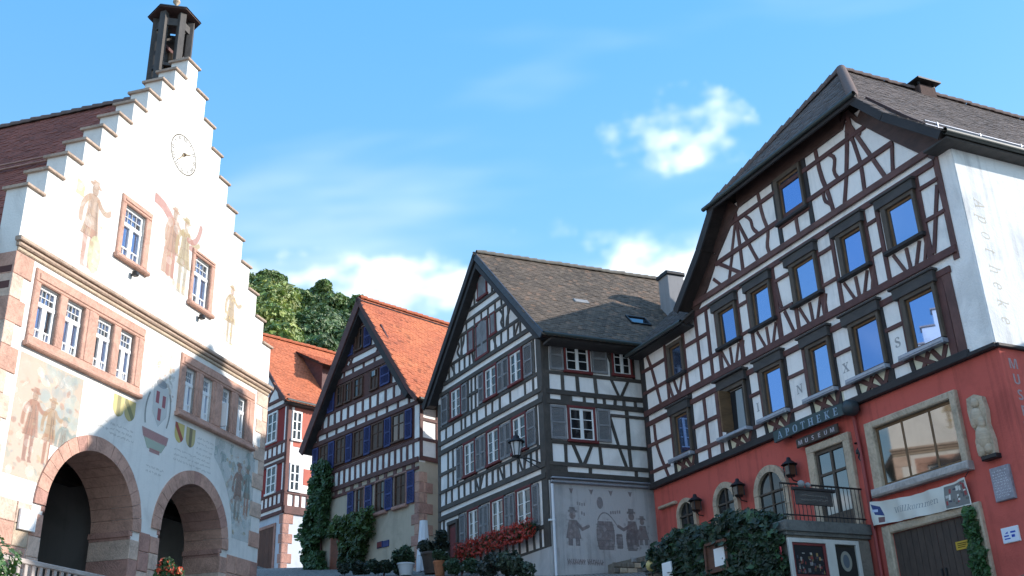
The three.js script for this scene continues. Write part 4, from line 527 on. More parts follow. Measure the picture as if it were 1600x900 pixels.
// signs and fittings hung on the apothecary house
{
  const [X, Z, TN] = H5;
  const sg = thing('apothecary_sign', 'long dark green sign with pale letters APOTHEKE over the terrace door', 'sign', X, Z, TN, 7.5);
  part(sg, 'board', poly((() => { const p = []; for (let i = 0; i <= 12; i++) p.push([lerp(6.78, 9.62, i / 12), 7.76 + 0.05 * Math.sin(Math.PI * i / 12)]); for (let i = 12; i >= 0; i--) p.push([lerp(6.78, 9.62, i / 12), 7.46 + 0.04 * Math.sin(Math.PI * i / 12)]); return p.reverse(); })(), 0.14, 0.24), mat('sign green', [0.02, 0.05, 0.055], { roughness: 0.5 }));
  const lt = canvasTex(1024, 128, (x, w, h) => { x.font = 'bold 112px serif'; x.textBaseline = 'middle'; x.textAlign = 'center'; x.fillStyle = '#8fa3b4'; 'APOTHEKE'.split('').forEach((c, i) => x.fillText(c, w * (i + 0.5) / 8, h / 2 + 6)); });
  part(sg, 'lettering', panel(6.9, 9.5, 7.47, 7.79, 0.246), printMat('sign letters', lt, { transparent: true }));
  part(sg, 'bracket', [block(7.2, 7.24, 7.5, 7.7, 0, 0.16), block(9.2, 9.24, 7.5, 7.7, 0, 0.16)], M.iron);
  const al = thing('alarm_lamp', 'dark round wall lamp box at the right end of the apothecary sign', 'lamp', X, Z, TN, 7.4);
  part(al, 'box', lathe([[0, 0], [0.17, 0], [0.2, 0.05], [0.2, 0.25], [0.12, 0.32], [0, 0.34]], 0, 0, 0, 16).rotateX(Math.PI / 2).translate(9.86, 7.57, 0.06), mat('dark slate', [0.03, 0.04, 0.045], { roughness: 0.5 })); part(al, 'mount', block(9.8, 9.92, 7.5, 7.64, -0.05, 0.1), M.iron);
  const ms = thing('museum_sign', 'narrow dark board with pale letters MUSEUM below the apothecary sign', 'sign', X, Z, TN, 7.1);
  part(ms, 'board', block(7.54, 9.2, 7.12, 7.36, 0.08, 0.14, 0.015), M.doorDark);
  const mt = canvasTex(768, 128, (x, w, h) => { x.font = 'bold 104px sans-serif'; x.textBaseline = 'middle'; x.textAlign = 'center'; x.fillStyle = '#b9b0b4'; 'MUSEUM'.split('').forEach((c, i) => x.fillText(c, w * (i + 0.5) / 6, h / 2 + 4)); });
  part(ms, 'lettering', panel(7.6, 9.14, 7.14, 7.34, 0.145), printMat('sign letters', mt, { transparent: true })); part(ms, 'bracket', [block(7.7, 7.74, 7.18, 7.3, -0.06, 0.09), block(9.0, 9.04, 7.18, 7.3, -0.06, 0.09)], M.iron);
  // lanterns on the red wall
  const lab = ['iron wall lantern on the red wall beside the left-hand small arched window', 'iron wall lantern on the red wall between the middle and the tall arched window', 'iron wall lantern on the red wall left of the terrace door'];
  [[2.66, 6.66], [4.86, 6.64], [7.22, 6.68]].forEach(([u, v], i) => {
    const l = thing('wall_lantern', lab[i], 'lantern', X, Z, TN, v - 0.4, 'lanterns on the red wall');
    part(l, 'arm', tube([[u, v - 0.38, -0.05], [u, v - 0.36, 0.12], [u, v - 0.26, 0.2]], 0.018, 6), M.iron);
    part(l, 'cage', [0, 1, 2, 3].map((k) => { const a = k * Math.PI / 2 + Math.PI / 4; return block(-0.014, 0.014, v - 0.24, v + 0.08, -0.014, 0.014).translate(u + 0.16 * Math.cos(a), 0, 0.2 + 0.16 * Math.sin(a)); }).concat([cyl(u, v - 0.27, 0.2, 0.12, 0.17, 0.04, 4)]), M.iron);
    part(l, 'hat', lathe([[0.23, 0], [0.21, 0.03], [0.07, 0.13], [0.05, 0.2], [0, 0.22]], u, v + 0.06, 0.2, 8), M.iron); part(l, 'glass', block(u - 0.1, u + 0.1, v - 0.22, v + 0.05, 0.1, 0.3, 0.02), mat('smoked lantern glass', [0.09, 0.055, 0.035], { roughness: 0.2 }));
  });
  const br = thing('wrought_bracket', 'small wrought iron ornament on the red wall between terrace door and shop window', 'ornament', X, Z, TN, 6.1);
  part(br, 'scroll', [tube([[9.7, 6.72, -0.05], [9.7, 6.7, 0.1]], 0.03, 6), tube([[9.72, 6.6, 0.0], [9.66, 6.5, 0.05], [9.76, 6.42, 0.06], [9.7, 6.34, 0.04], [9.78, 6.22, 0.03]], 0.035, 8)], M.iron); part(br, 'boss', lathe([[0, 0], [0.07, 0.02], [0.06, 0.1], [0, 0.12]], 9.71, 6.42, 0.04, 10), M.iron);
  // relief figure, plaque, blue sign
  const rl = thing('stone_relief', 'tall worn buff stone relief of a figure on a red wall beside shop window', 'relief', X, Z, TN, 5.35);
  const rg = []; const fig = [[13.3, 6.78], [13.52, 6.82], [13.72, 6.72], [13.76, 6.4], [13.72, 6.1], [13.78, 5.75], [13.76, 5.42], [13.42, 5.42], [13.3, 5.55], [13.3, 5.8], [13.38, 6.0], [13.28, 6.2], [13.26, 6.5]];
  part(rl, 'slab', poly(fig.slice().reverse(), -0.06, 0.06), M.buff);
  for (const [u, v, r, z, sy] of [[13.52, 6.62, 0.1, 0.1, 1.2], [13.5, 6.3, 0.15, 0.09, 1.5], [13.42, 6.2, 0.09, 0.12, 1.6], [13.6, 6.15, 0.09, 0.12, 1.7], [13.54, 5.85, 0.17, 0.08, 1.7], [13.45, 5.6, 0.12, 0.09, 1.4], [13.62, 5.58, 0.1, 0.09, 1.2], [13.42, 5.5, 0.08, 0.1, 0.9]]) { const s = uvbox(new THREE.SphereGeometry(r, 10, 8).scale(1, sy, 0.8)); rg.push(s.translate(u, v, z - 0.02)); }
  part(rl, 'figure', rg, M.buff); part(rl, 'base', block(13.4, 13.8, 5.34, 5.44, -0.06, 0.12, 0.02), M.iron);
  const pq = thing('stone_plaque', 'grey inscribed stone plaque under the relief on the red wall', 'plaque', X, Z, TN, 4.4);
  part(pq, 'slab', block(13.46, 13.96, 4.44, 5.16, -0.06, 0.02, 0.015), stone('plaque stone', [0.36, 0.33, 0.36]));
  part(pq, 'inscription', panel(13.5, 13.92, 4.5, 5.1, 0.024), printMat('inscription', canvasTex(160, 224, (x, w, h) => { x.strokeStyle = 'rgba(225,222,228,0.8)'; x.lineWidth = 5; for (let i = 0; i < 10; i++) { const y = 14 + i * 22; let u = 10; while (u < w - 20) { const l = rr(8, 26); x.beginPath(); x.moveTo(u, y); for (let k = 3; k < l; k += 4) x.lineTo(u + k, y + rr(-6, 6)); x.stroke(); u += l + 8; } } }), { transparent: true }));
  const ps = thing('blue_sign', 'small white sign with blue marks low on the red wall', 'sign', X, Z, TN, 3.5);
  part(ps, 'plate', block(13.39, 13.83, 3.58, 3.9, -0.06, -0.03, 0.008), M.paper);
  part(ps, 'print', panel(13.4, 13.82, 3.59, 3.89, -0.026), printMat('blue print', canvasTex(168, 120, (x, w, h) => { x.fillStyle = '#dfe3ee'; x.fillRect(0, 0, w, h); x.fillStyle = '#2c4bb0'; x.fillRect(20, 60, 50, 12); x.beginPath(); x.moveTo(30, 48); x.lineTo(64, 30); x.lineTo(64, 48); x.fill(); x.fillRect(90, 34, 52, 14); x.fillRect(96, 62, 34, 22); x.fillRect(20, 84, 60, 10); })));
  // banner
  const bn = thing('cloth_banner', 'white cloth banner with grey lettering hung under the big shop window', 'banner', X, Z, TN, 4.4);
  const bg = new THREE.PlaneGeometry(1, 1, 40, 8), bp = bg.attributes.position;
  for (let i = 0; i < bp.count; i++) { const s = bp.getX(i) + 0.5, q = bp.getY(i) + 0.5, top = lerp(5.2, 5.12, s) - 0.42 * s * (1 - s) * (1 - s * 0.2), bot = lerp(4.62, 4.52, s) - 0.08 * s * (1 - s); bp.setXYZ(i, lerp(9.86, 12.86, s), lerp(bot, top, q), 0.09 + 0.03 * Math.sin(s * 17 + q * 3) + 0.02 * Math.sin(s * 41)); }
  bg.computeVertexNormals(); const bt = canvasTex(1200, 260, (x, w, h) => { x.fillStyle = '#dad6cc'; x.fillRect(0, 0, w, h); x.font = 'italic 92px serif'; x.textAlign = 'center'; x.textBaseline = 'middle'; x.fillStyle = '#999b9b'; x.fillText('Willkommen', w * 0.47, h * 0.5); x.fillStyle = '#3d4a78'; x.beginPath(); x.moveTo(10, 30); x.lineTo(110, 60); x.lineTo(160, 170); x.lineTo(60, 150); x.fill(); x.fillStyle = '#b9c0d8'; x.fillRect(30, 90, 60, 30); x.fillStyle = '#7b5b5b'; x.fillRect(90, 180, 70, 60); x.fillStyle = '#7d7a76'; x.fillRect(w - 260, 20, 250, h - 30); for (let i = 0; i < 26; i++) { x.fillStyle = pick(['#b9b4ae', '#4c4a55', '#9c4a4a', '#d8d4cc', '#6a6660']); x.fillRect(w - 255 + rr(0, 220), 30 + rr(0, 170), rr(10, 36), rr(16, 60)); } });
  part(bn, 'cloth', clean(bg), printMat('banner cloth', bt, { side: THREE.DoubleSide })); part(bn, 'cord', [tube([[9.86, 5.2, 0.09], [9.9, 5.28, 0]], 0.01, 5), tube([[12.86, 5.12, 0.09], [12.9, 5.24, 0]], 0.01, 5), tube([[9.86, 4.62, 0.09], [9.8, 4.5, 0]], 0.01, 5)], M.iron);
  const yn = thing('yellow_notice', 'small yellow notice on the brown garage gate', 'notice', X, Z, TN, 3.6);
  part(yn, 'plate', block(12.12, 12.52, 3.66, 3.84, -0.06, -0.025, 0.004), mat('yellow enamel', [0.55, 0.35, 0.03], { roughness: 0.5 })); part(yn, 'print', panel(12.15, 12.49, 3.68, 3.82, -0.022), printMat('notice print', canvasTex(128, 56, (x, w, h) => { x.fillStyle = 'rgba(60,50,20,0.8)'; for (let i = 0; i < 3; i++) x.fillRect(10, 8 + i * 16, w - 20 - i * 14, 7); }), { transparent: true }));
  // signboard on the terrace railing, paper notice and menu board by the vine
  const FP = faceMatrix(9.55, Math.PI / 2);
  const rs = thing('railing_signboard', 'dark wooden signboard fixed on the iron terrace railing', 'sign', X, Z, TN, 5.05);
  part(rs, 'board', block(-2.12, -1.02, 5.08, 5.42, 0.02, 0.07, 0.01), M.hood, rs, FP); part(rs, 'top_rail', block(-2.18, -0.9, 5.42, 5.5, 0.0, 0.09, 0.02), M.black, rs, FP); part(rs, 'ornament', [uvbox(new THREE.SphereGeometry(0.09, 10, 8)).translate(-1.9, 5.58, 0.05), uvbox(new THREE.SphereGeometry(0.07, 10, 8)).translate(-1.7, 5.56, 0.05)], M.greyStone, rs, FP);
  part(rs, 'lettering', panel(-2.05, -1.1, 5.12, 5.38, 0.075), printMat('board letters', canvasTex(256, 72, (x, w, h) => { x.strokeStyle = 'rgba(150,146,138,0.5)'; x.lineWidth = 4; for (let i = 0; i < 2; i++) { x.beginPath(); for (let u = 14; u < w - 14; u += 6) x.lineTo(u, 22 + i * 28 + rr(-7, 7)); x.stroke(); } }), { transparent: true }), rs, FP);
  const pn = thing('paper_notice', 'small pale notice with red edge beside the display windows under the terrace', 'notice', X, Z, TN, 3.7);
  part(pn, 'sheet', block(8.99, 9.4, 3.77, 4.09, 2.62, 2.65, 0.006), mat('pale sheet', [0.62, 0.64, 0.72], { roughness: 0.6 })); part(pn, 'edge', block(9.4, 9.45, 3.77, 4.09, 2.62, 2.652, 0.004), mat('red edge', [0.6, 0.06, 0.08], { roughness: 0.6 })); part(pn, 'post', block(9.2, 9.24, 2.2, 3.8, 2.6, 2.62), M.iron);
  const mb = thing('menu_board', 'wooden menu board with a white sheet hung in the dark vine', 'board', X, Z, TN, 3.9);
  part(mb, 'frame', [block(6.72, 7.6, 3.9, 4.53, 2.78, 2.82), block(6.72, 7.6, 4.53, 4.6, 2.76, 2.88), block(6.66, 6.74, 3.86, 4.56, 2.76, 2.87), block(7.58, 7.66, 3.86, 4.56, 2.76, 2.87), block(6.7, 7.62, 3.84, 3.91, 2.76, 2.868)], M.door); part(mb, 'sheet', block(7.05, 7.5, 3.98, 4.42, 2.82, 2.835, 0.004), M.paper);
}
// ---------- grey-shuttered corner house in the middle ----------
const H4 = [0.928, -33.987, turnOf(0.51, 0.8602)], D4 = 1.4474;
{
  const g = thing('corner_house', 'tall half-timbered corner house with grey beams, grey shutters and dark tiled roof', 'house', H4[0], H4[1], H4[2], 4.6);
  const B = 4.2, F2 = new THREE.Matrix4().makeRotationY(D4), dx = Math.cos(D4), dz = -Math.sin(D4), W = -7.95;
  // walls: left gable face, right face, and the rest of the block
  part(g, 'wall', poly([[W, 5.7], [0, 5.7], [0, 12.9], [-3.97, 17.1], [W, 12.9]], -0.3, 0), M.white);
  part(g, 'side_wall', block(0, 12, 7.9, 12.95, -0.3, 0, 0.01), M.white, g, F2);
  part(g, 'back_wall', [block(W, W + 0.3, B, 12.9, -12, -0.3), block(W, 1.4, B, 12.9, -12.3, -12)], M.white);
  part(g, 'plinth_wall', [poly([[W - 0.02, B], [0.03, B], [0.03, 5.78], [W - 0.02, 5.6]], -0.35, 0.06)], M.greyWall);
  part(g, 'painted_wall', block(-0.02, 4.2, B, 7.86, -0.3, -0.01, 0.01), M.greyWall, g, F2);
  const T = () => rnd() < 0.35 ? M.grey2 : M.grey;
  let F = null, Z = 0; const bm = (pts, w = 0.13, z = 0, m) => part(g, 'beam', beam(pts, w, 0.035, z), m ?? T(), g, F);
  const H = (v, a, b, w = 0.14, z = 0.012) => bm([[a, v], [b, v]], w, z), V = (u, a, b, w = 0.12) => bm([[u, a], [u, b]], w), Vs = (us, a, b, w = 0.1) => us.forEach((u) => bm([[u + rr(-0.02, 0.02), a], [u + rr(-0.02, 0.02), b]], w));
  // gable face
  V(-0.14, 5.8, 12.95, 0.34); V(-7.86, 5.8, 12.7, 0.2); V(-7.5, 6.0, 8.0, 0.12);
  for (const [v, w] of [[8.10, 0.2], [8.48, 0.18], [10.68, 0.18], [11.05, 0.18], [13.06, 0.16], [13.44, 0.16]]) H(v, Math.max(W, -7.9 + Math.max(0, v - 12.9) * 0.95), Math.min(0, -(v - 12.9) * 0.95), w, 0.03);
  for (const [v, a, b] of [[9.12, -7.85, -0.3], [11.66, -7.85, -0.3], [9.82, -7.8, -6.35], [12.35, -5.4, -4.5], [12.3, -7.0, -6.85], [14.07, -7.0, -0.95], [15.0, -6.2, -1.85], [15.42, -5.8, -2.15], [15.82, -5.4, -2.5], [17.05, -4.3, -3.6]]) H(v, a, b, 0.12);
  Vs([-7.27, -6.65, -5.95, -5.62, -5.12, -4.68, -4.0, -3.5, -2.95, -2.2, -1.15, -0.6], 11.08, 11.64); Vs([-7.3, -6.8, -6.25, -5.78, -5.3, -4.9, -4.53, -4.04, -3.6, -3.2, -2.76, -2.31, -1.82, -1.39, -0.95, -0.55], 8.5, 9.1); Vs([-7.12, -6.68, -6.33], 9.12, 10.66); Vs([-7.6, -7.0, -6.82, -5.36, -5.1, -4.75, -4.5, -4.0, -2.15, -0.5], 11.7, 13.05); Vs([-5.75, -4.82, -3.98, -3.0, -2.12, -0.48], 9.15, 10.65);
  for (const [a, b] of [[-4.92, -4.62], [-4.3, -4.6], [-3.12, -2.8], [-1.78, -1.48], [-1.2, -1.46]]) bm([[a, 9.1], [b, 8.52]], 0.08);
  Vs([-6.95, -6.5, -6.05, -5.6, -5.2, -4.8, -3.6, -3.15, -2.7, -2.2, -1.75, -1.3], 13.46, 14.05); Vs([-5.85, -5.35, -4.78, -3.68, -3.08, -2.5, -2.15], 14.1, 15.0, 0.09); Vs([-5.4, -4.75, -4.2, -3.65, -3.1, -2.6], 15.02, 15.42, 0.09); Vs([-5.1, -4.72, -3.84, -3.3, -2.9], 15.84, 16.7, 0.1); V(-3.97, 17.0, 17.3, 0.2);
  for (const [a, c] of [[-6.3, 0.35], [-5.62, -0.3], [-2.75, 0.3], [-2.0, -0.3]]) bm([[a, 14.95], [a + c * 0.5 + 0.08, 14.65], [a + c * 0.5 - 0.08, 14.4], [a + c, 14.1]], 0.09);
  for (const [a, b] of [[-6.75, -6.4], [-1.35, -1.75], [-5.0, -4.85], [-3.3, -3.05]]) bm([[a, 14.05], [b, 13.5]], 0.08);
  Vs([-6.1, -5.65, -5.2, -4.6, -4.1, -3.75, -3.2, -2.75, -2.3, -1.9, -1.4, -0.95, -0.55], 5.75, 6.45, 0.1); H(6.48, -6.3, -0.3, 0.12); H(5.78, -6.3, -0.2, 0.14); Vs([-6.22, -5.55, -4.58, -3.78, -2.78, -2.0, -0.94], 6.5, 8.05, 0.1);
  // windows with red frames and white casements
  const win = (a, b, c, d, f = F) => {
    const w = part(g, 'window', [block(a - 0.07, a, c - 0.08, d + 0.06, -0.02, 0.085, 0.01, true), block(b, b + 0.07, c - 0.08, d + 0.06, -0.02, 0.085, 0.01, true), block(a - 0.08, b + 0.08, d, d + 0.08, -0.02, 0.09, 0.01), block(a - 0.12, b + 0.12, c - 0.1, c, -0.02, 0.13, 0.015)], M.redframe, g, f);
    const m = (a + b) / 2, s = 0.055, G = [block(a, a + s, c, d, -0.01, 0.045), block(b - s, b, c, d, -0.01, 0.045), block(a, b, c, c + s, -0.01, 0.048), block(a, b, d - s, d, -0.01, 0.048), block(m - 0.06, m + 0.06, c, d, -0.01, 0.055, 0.012)], n = 3;
    for (let i = 1; i < n; i++) { const v = lerp(c + s, d - s, i / n); G.push(block(a + s, m - 0.06, v - 0.014, v + 0.014, -0.005, 0.034, 0.005), block(m + 0.06, b - s, v - 0.014, v + 0.014, -0.005, 0.034, 0.005)); }
    part(g, 'sash', G, M.sash, w, f);
    for (let i = 0; i < n; i++) for (const [p, q] of [[a + s, m - 0.06], [m + 0.06, b - s]]) { const v0 = lerp(c + s, d - s, i / n) + 0.012, v1 = lerp(c + s, d - s, (i + 1) / n) - 0.012, gl = block(p, q, v0, v1, -0.003, 0.006, 0.001); gl.translate(-(p + q) / 2, -(v0 + v1) / 2, 0).rotateY(rr(-0.02, 0.02)).rotateX(rr(-0.02, 0.02)).translate((p + q) / 2, (v0 + v1) / 2, 0.004); part(g, 'pane', gl, M.glassDim, w, f); }
    return w;
  };
  const shutter = (a, b, c, d, f = F, m = M.greyshut) => { const G = [block(a, a + 0.07, c, d, 0.03, 0.075, 0.008, true), block(b - 0.07, b, c, d, 0.03, 0.075, 0.008, true), block(a, b, d - 0.09, d, 0.03, 0.077), block(a, b, c, c + 0.09, 0.03, 0.077), block(a, b, (c + d) / 2 - 0.04, (c + d) / 2 + 0.04, 0.03, 0.077)]; const n = Math.round((d - c) / 0.055); for (let i = 0; i < n; i++) { const v = lerp(c + 0.09, d - 0.09, (i + 0.5) / n), q = block(a + 0.06, b - 0.06, -0.028, 0.028, -0.004, 0.004, 0.001); q.rotateX(-0.6); G.push(q.translate(0, v, 0.05)); } G.push(block(a + 0.01, a + 0.05, c + 0.2, c + 0.24, 0.07, 0.085), block(a + 0.01, a + 0.05, d - 0.24, d - 0.2, 0.07, 0.085)); part(g, 'shutter', G, m, g, f); };
  for (const [a, b] of [[-2.08, -1.3], [-3.93, -3.11], [-6.73, -5.94]]) win(a, b, 11.8, 12.9); for (const [a, b] of [[-1.12, -0.55], [-2.6, -2.18], [-3.0, -2.62], [-4.46, -4.06], [-5.84, -5.4], [-7.6, -7.05]]) shutter(a, b, 11.74, 12.92);
  for (const [a, b] of [[-2.02, -1.17], [-3.86, -3.05], [-5.68, -4.87]]) win(a, b, 9.32, 10.5); for (const [a, b] of [[-1.07, -0.52], [-2.55, -2.14], [-2.96, -2.57], [-4.38, -4.03], [-4.77, -4.4], [-6.32, -5.9]]) shutter(a, b, 9.26, 10.52);
  for (const [a, b] of [[-1.9, -1.0], [-3.66, -2.85], [-5.42, -4.68]]) win(a, b, 6.62, 7.93); for (const [a, b] of [[-0.91, -0.5], [-2.42, -2.1], [-2.76, -2.44], [-4.26, -3.92], [-4.62, -4.28], [-6.12, -5.68]]) shutter(a, b, 6.56, 7.95);
  // loading doors and small shutters in the gable
  const bigdoor = (a, b, c, d, arch) => { const w = part(g, 'gable_door', [block(a - 0.06, a, c - 0.08, d + 0.06, -0.01, 0.07, 0.01, true), block(b, b + 0.06, c - 0.08, d + 0.06, -0.01, 0.07, 0.01, true), block(a, b, d, d + 0.06, -0.01, 0.066), block(a - 0.12, b + 0.12, c - 0.1, c, -0.01, 0.09)], M.redframe); const n = 5; for (let i = 0; i < n; i++) part(g, 'plank', block(lerp(a, b, i / n) + 0.004, lerp(a, b, (i + 1) / n) - 0.004, c, d - (arch ? 0.12 * Math.pow(Math.abs((i - 2) / 2), 2) : 0), 0, 0.05 + rr(0, 0.008), 0.006, true), M.greyshut, w); };
  bigdoor(-4.55, -3.72, 13.62, 15.0, true); bigdoor(-4.35, -3.72, 16.02, 16.85); bigdoor(-3.42, -3.1, 14.2, 14.96); bigdoor(-5.2, -4.85, 14.1, 14.9);
  // house door
  { const w = part(g, 'house_door', [block(-7.08, -6.98, 5.3, 7.8, -0.01, 0.1, 0.01, true), block(-6.38, -6.28, 5.3, 7.8, -0.01, 0.1, 0.01, true), block(-7.1, -6.26, 7.72, 7.86, -0.01, 0.104)], M.grey); part(g, 'door_leaf', block(-6.98, -6.38, 5.3, 7.72, 0, 0.03, 0.006, true), mat('dark red door', [0.11, 0.025, 0.022], { map: woodTex, roughness: 0.6 }), w); part(g, 'door_panel', [block(-6.92, -6.44, 6.5, 7.6, 0.03, 0.05, 0.015), block(-6.92, -6.44, 5.4, 6.35, 0.03, 0.05, 0.015)], M.redframe, w); part(g, 'handle', block(-6.46, -6.42, 6.38, 6.46, 0.03, 0.09), M.zinc, w); }
  // right face
  F = F2; V(0.12, 7.95, 12.95, 0.24); V(3.88, 8.0, 12.95, 0.12);
  for (const [v, w, z] of [[8.16, 0.16, 0.03], [8.5, 0.13, 0.02], [10.62, 0.17, 0.03], [10.98, 0.17, 0.03], [11.67, 0.12, 0.012], [12.92, 0.12, 0.02]]) H(v, 0.1, 3.95, w, z);
  H(9.24, 0.2, 3.9, 0.12); H(10.33, 2.5, 3.9, 0.1); Vs([1.02, 1.52, 1.95, 2.3, 2.72, 3.05, 3.5], 10.64, 10.96, 0.11); V(0.78, 10.64, 10.96, 0.3);
  Vs([0.72, 1.3, 2.0], 11.0, 11.64, 0.12); bm([[2.62, 11.64], [2.9, 11.0]], 0.1); bm([[3.3, 11.64], [2.96, 11.0]], 0.1); bm([[2.4, 12.85], [2.7, 12.2], [2.76, 11.7]], 0.11); Vs([3.55, 2.66], 11.7, 12.9, 0.1);
  Vs([0.72, 2.02, 3.14], 8.52, 9.22, 0.12); bm([[1.0, 9.2], [1.28, 8.54]], 0.11); bm([[1.7, 9.2], [1.38, 8.54]], 0.11); bm([[2.46, 10.3], [2.72, 9.3], [2.98, 8.54]], 0.11); V(3.14, 9.26, 10.6, 0.13); Vs([1.58, 3.32], 8.2, 8.46, 0.12); V(0.5, 8.2, 8.48, 0.55);
  win(0.9, 1.76, 11.8, 12.84); win(2.76, 3.42, 11.86, 12.84); shutter(0.28, 0.8, 11.76, 12.86); shutter(1.9, 2.5, 11.8, 12.88); win(0.92, 1.82, 9.36, 10.46); shutter(0.2, 0.78, 9.32, 10.5); shutter(1.96, 2.46, 9.36, 10.52);
  part(g, 'flashing', [block(0.1, 4.0, 7.98, 8.03, -0.02, 0.2, 0.01), block(0.1, 4.0, 7.86, 7.94, -0.02, 0.12, 0.02)], M.zinc, g, F2);
  part(g, 'downpipe', [tube([[0.12, 7.8, 0.1], [0.12, 5.2, 0.1], [0.12, 4.3, 0.1]], 0.05, 10, 4), cyl(0.12, 6.6, 0.1, 0.065, 0.065, 0.06)], mat('white pipe', [0.70, 0.72, 0.76], { roughness: 0.5 }), g, F2); part(g, 'pipe_bracket', block(-0.04, 0.12, 6.6, 6.66, 0.02, 0.1), M.sash, g, F2);
  // wall painting of a cooper at work
  const mt = canvasTex(1024, 640, (x, w, h) => {
    const br = ['#5d3a3c', '#6c4644', '#4a3438', '#74504a']; x.globalAlpha = 0.8;
    for (let i = 0; i < 4; i++) { const u = w * (0.17 + i * 0.205), y = h * 0.02; x.fillStyle = '#6a4448'; x.beginPath(); x.moveTo(u - 26, y); x.quadraticCurveTo(u, y + 10, u + 26, y); x.lineTo(u + 4, y + 44); x.lineTo(u - 4, y + 44); x.fill(); }
    const barrel = (cx, by, bw, bh, c) => { x.fillStyle = c; x.beginPath(); x.moveTo(cx - bw * 0.4, by - bh); x.quadraticCurveTo(cx - bw * 0.62, by - bh / 2, cx - bw * 0.4, by); x.lineTo(cx + bw * 0.4, by); x.quadraticCurveTo(cx + bw * 0.62, by - bh / 2, cx + bw * 0.4, by - bh); x.fill(); x.strokeStyle = '#332a2e'; x.lineWidth = 6; for (const q of [0.12, 0.32, 0.68, 0.88]) { x.beginPath(); x.moveTo(cx - bw * 0.5, by - bh * q); x.lineTo(cx + bw * 0.5, by - bh * q); x.stroke(); } };
    const worker = (cx, by, s, arm) => { x.fillStyle = '#6b4c48'; x.beginPath(); x.moveTo(cx - 30 * s, by - 150 * s); x.lineTo(cx + 34 * s, by - 150 * s); x.lineTo(cx + 60 * s, by - 40 * s); x.lineTo(cx - 56 * s, by - 40 * s); x.fill(); x.fillStyle = '#584044'; x.fillRect(cx - 40 * s, by - 44 * s, 34 * s, 46 * s); x.fillRect(cx + 14 * s, by - 44 * s, 34 * s, 46 * s); x.fillStyle = '#7d5a50'; x.beginPath(); x.arc(cx, by - 178 * s, 24 * s, 0, 7); x.fill(); x.fillStyle = '#4a3438'; x.fillRect(cx - 34 * s, by - 208 * s, 68 * s, 14 * s); x.fillRect(cx - 22 * s, by - 226 * s, 44 * s, 22 * s); x.strokeStyle = '#6b4c48'; x.lineWidth = 20 * s; x.lineCap = 'round'; x.beginPath(); x.moveTo(cx + 26 * s, by - 138 * s); x.lineTo(cx + (arm ? 70 : -70) * s, by - 96 * s); x.lineTo(cx + (arm ? 120 : -110) * s, by - 116 * s); x.stroke(); };
    worker(w * 0.17, h * 0.74, 1.35, true); barrel(w * 0.5, h * 0.78, 190, 230, '#66484a'); x.strokeStyle = '#5a4448'; x.lineWidth = 10; x.beginPath(); x.moveTo(w * 0.43, h * 0.4); x.quadraticCurveTo(w * 0.5, h * 0.2, w * 0.62, h * 0.46); x.stroke(); worker(w * 0.78, h * 0.72, 1.35, false); barrel(w * 0.77, h * 0.78, 120, 170, '#4c383c'); barrel(w * 0.64, h * 0.76, 70, 120, '#5d464a'); worker(w * 0.89, h * 0.7, 1.05, false);
    for (let i = 0; i < 120; i++) { x.globalAlpha = rr(0.1, 0.35); x.fillStyle = pick(br); x.beginPath(); const q = pick([[0.17, 0.5], [0.5, 0.6], [0.78, 0.55], [0.9, 0.55]]); x.ellipse(w * (q[0] + rr(-0.09, 0.09)), h * (q[1] + rr(-0.22, 0.22)), rr(4, 18), rr(4, 16), 0, 0, 7); x.fill(); }
    x.globalAlpha = 0.7; x.fillStyle = '#5d4448'; x.beginPath(); x.ellipse(w * 0.46, h * 0.19, 34, 50, 0, 0, 7); x.fill(); for (const [a, b, n] of [[0.56, 0.28, 5], [0.22, 0.2, 4], [0.26, 0.32, 2]]) for (let i = 0; i < n; i++) x.fillRect(w * a + i * 24, h * b + rr(-6, 6), 15, 26);
    x.strokeStyle = '#6a3c40'; x.lineWidth = 9; for (const [a, b] of [[0.1, 0.27], [0.3, 0.45]]) for (let u = a; u < b; u += 0.018) { x.beginPath(); x.moveTo(w * u, h * 0.91); x.lineTo(w * (u + 0.006), h * 0.97); x.stroke(); x.beginPath(); x.moveTo(w * u, h * rr(0.92, 0.96)); x.lineTo(w * (u + 0.014), h * rr(0.91, 0.97)); x.stroke(); }
    x.globalAlpha = 1; x.globalCompositeOperation = 'destination-out'; for (let i = 0; i < 420; i++) { x.globalAlpha = rr(0.08, 0.3); x.beginPath(); x.ellipse(rr(0, w), rr(0, h), rr(4, 22), rr(4, 20), 0, 0, 7); x.fill(); } x.globalCompositeOperation = 'destination-in'; x.globalAlpha = 1; x.fillStyle = 'rgba(0,0,0,0.5)'; x.fillRect(0, 0, w, h);
  });
  part(g, 'wall_painting', panel(0.24, 3.8, 5.2, 7.78, -0.004), printMat('wall painting', mt, { transparent: true }), g, F2);
  // roof
  const rt = (r, n) => { const k = 0.68 + 0.55 * r + 0.4 * n; const w = Math.max(0, n) * 0.4 + (r > 0.92 ? 0.35 : 0); return [(0.158 + w * 0.12) * k, (0.117 + w * 0.03) * k, 0.083 * k]; }, zf = 0.38, at = (u, v, t) => [u + dx * t, v, zf + dz * t];
  const L = 16, r1 = roofPlane(g, [at(-3.97, 17.72, 0), at(-3.97, 17.72, L), at(0.72, 12.76, L), at(0.72, 12.76, 0)], [dx, 0, dz], null, { tint: rt });
  roofPlane(g, [at(-3.97, 17.72, 0), at(-8.62, 12.78, 0), at(-8.62, 12.78, 13), at(-3.97, 17.72, 13)], [dx, 0, dz], null, {});
  ridge(g, r1, at(-3.97, 17.76, 0.1), at(-3.97, 17.76, L), M.rubble, 44);
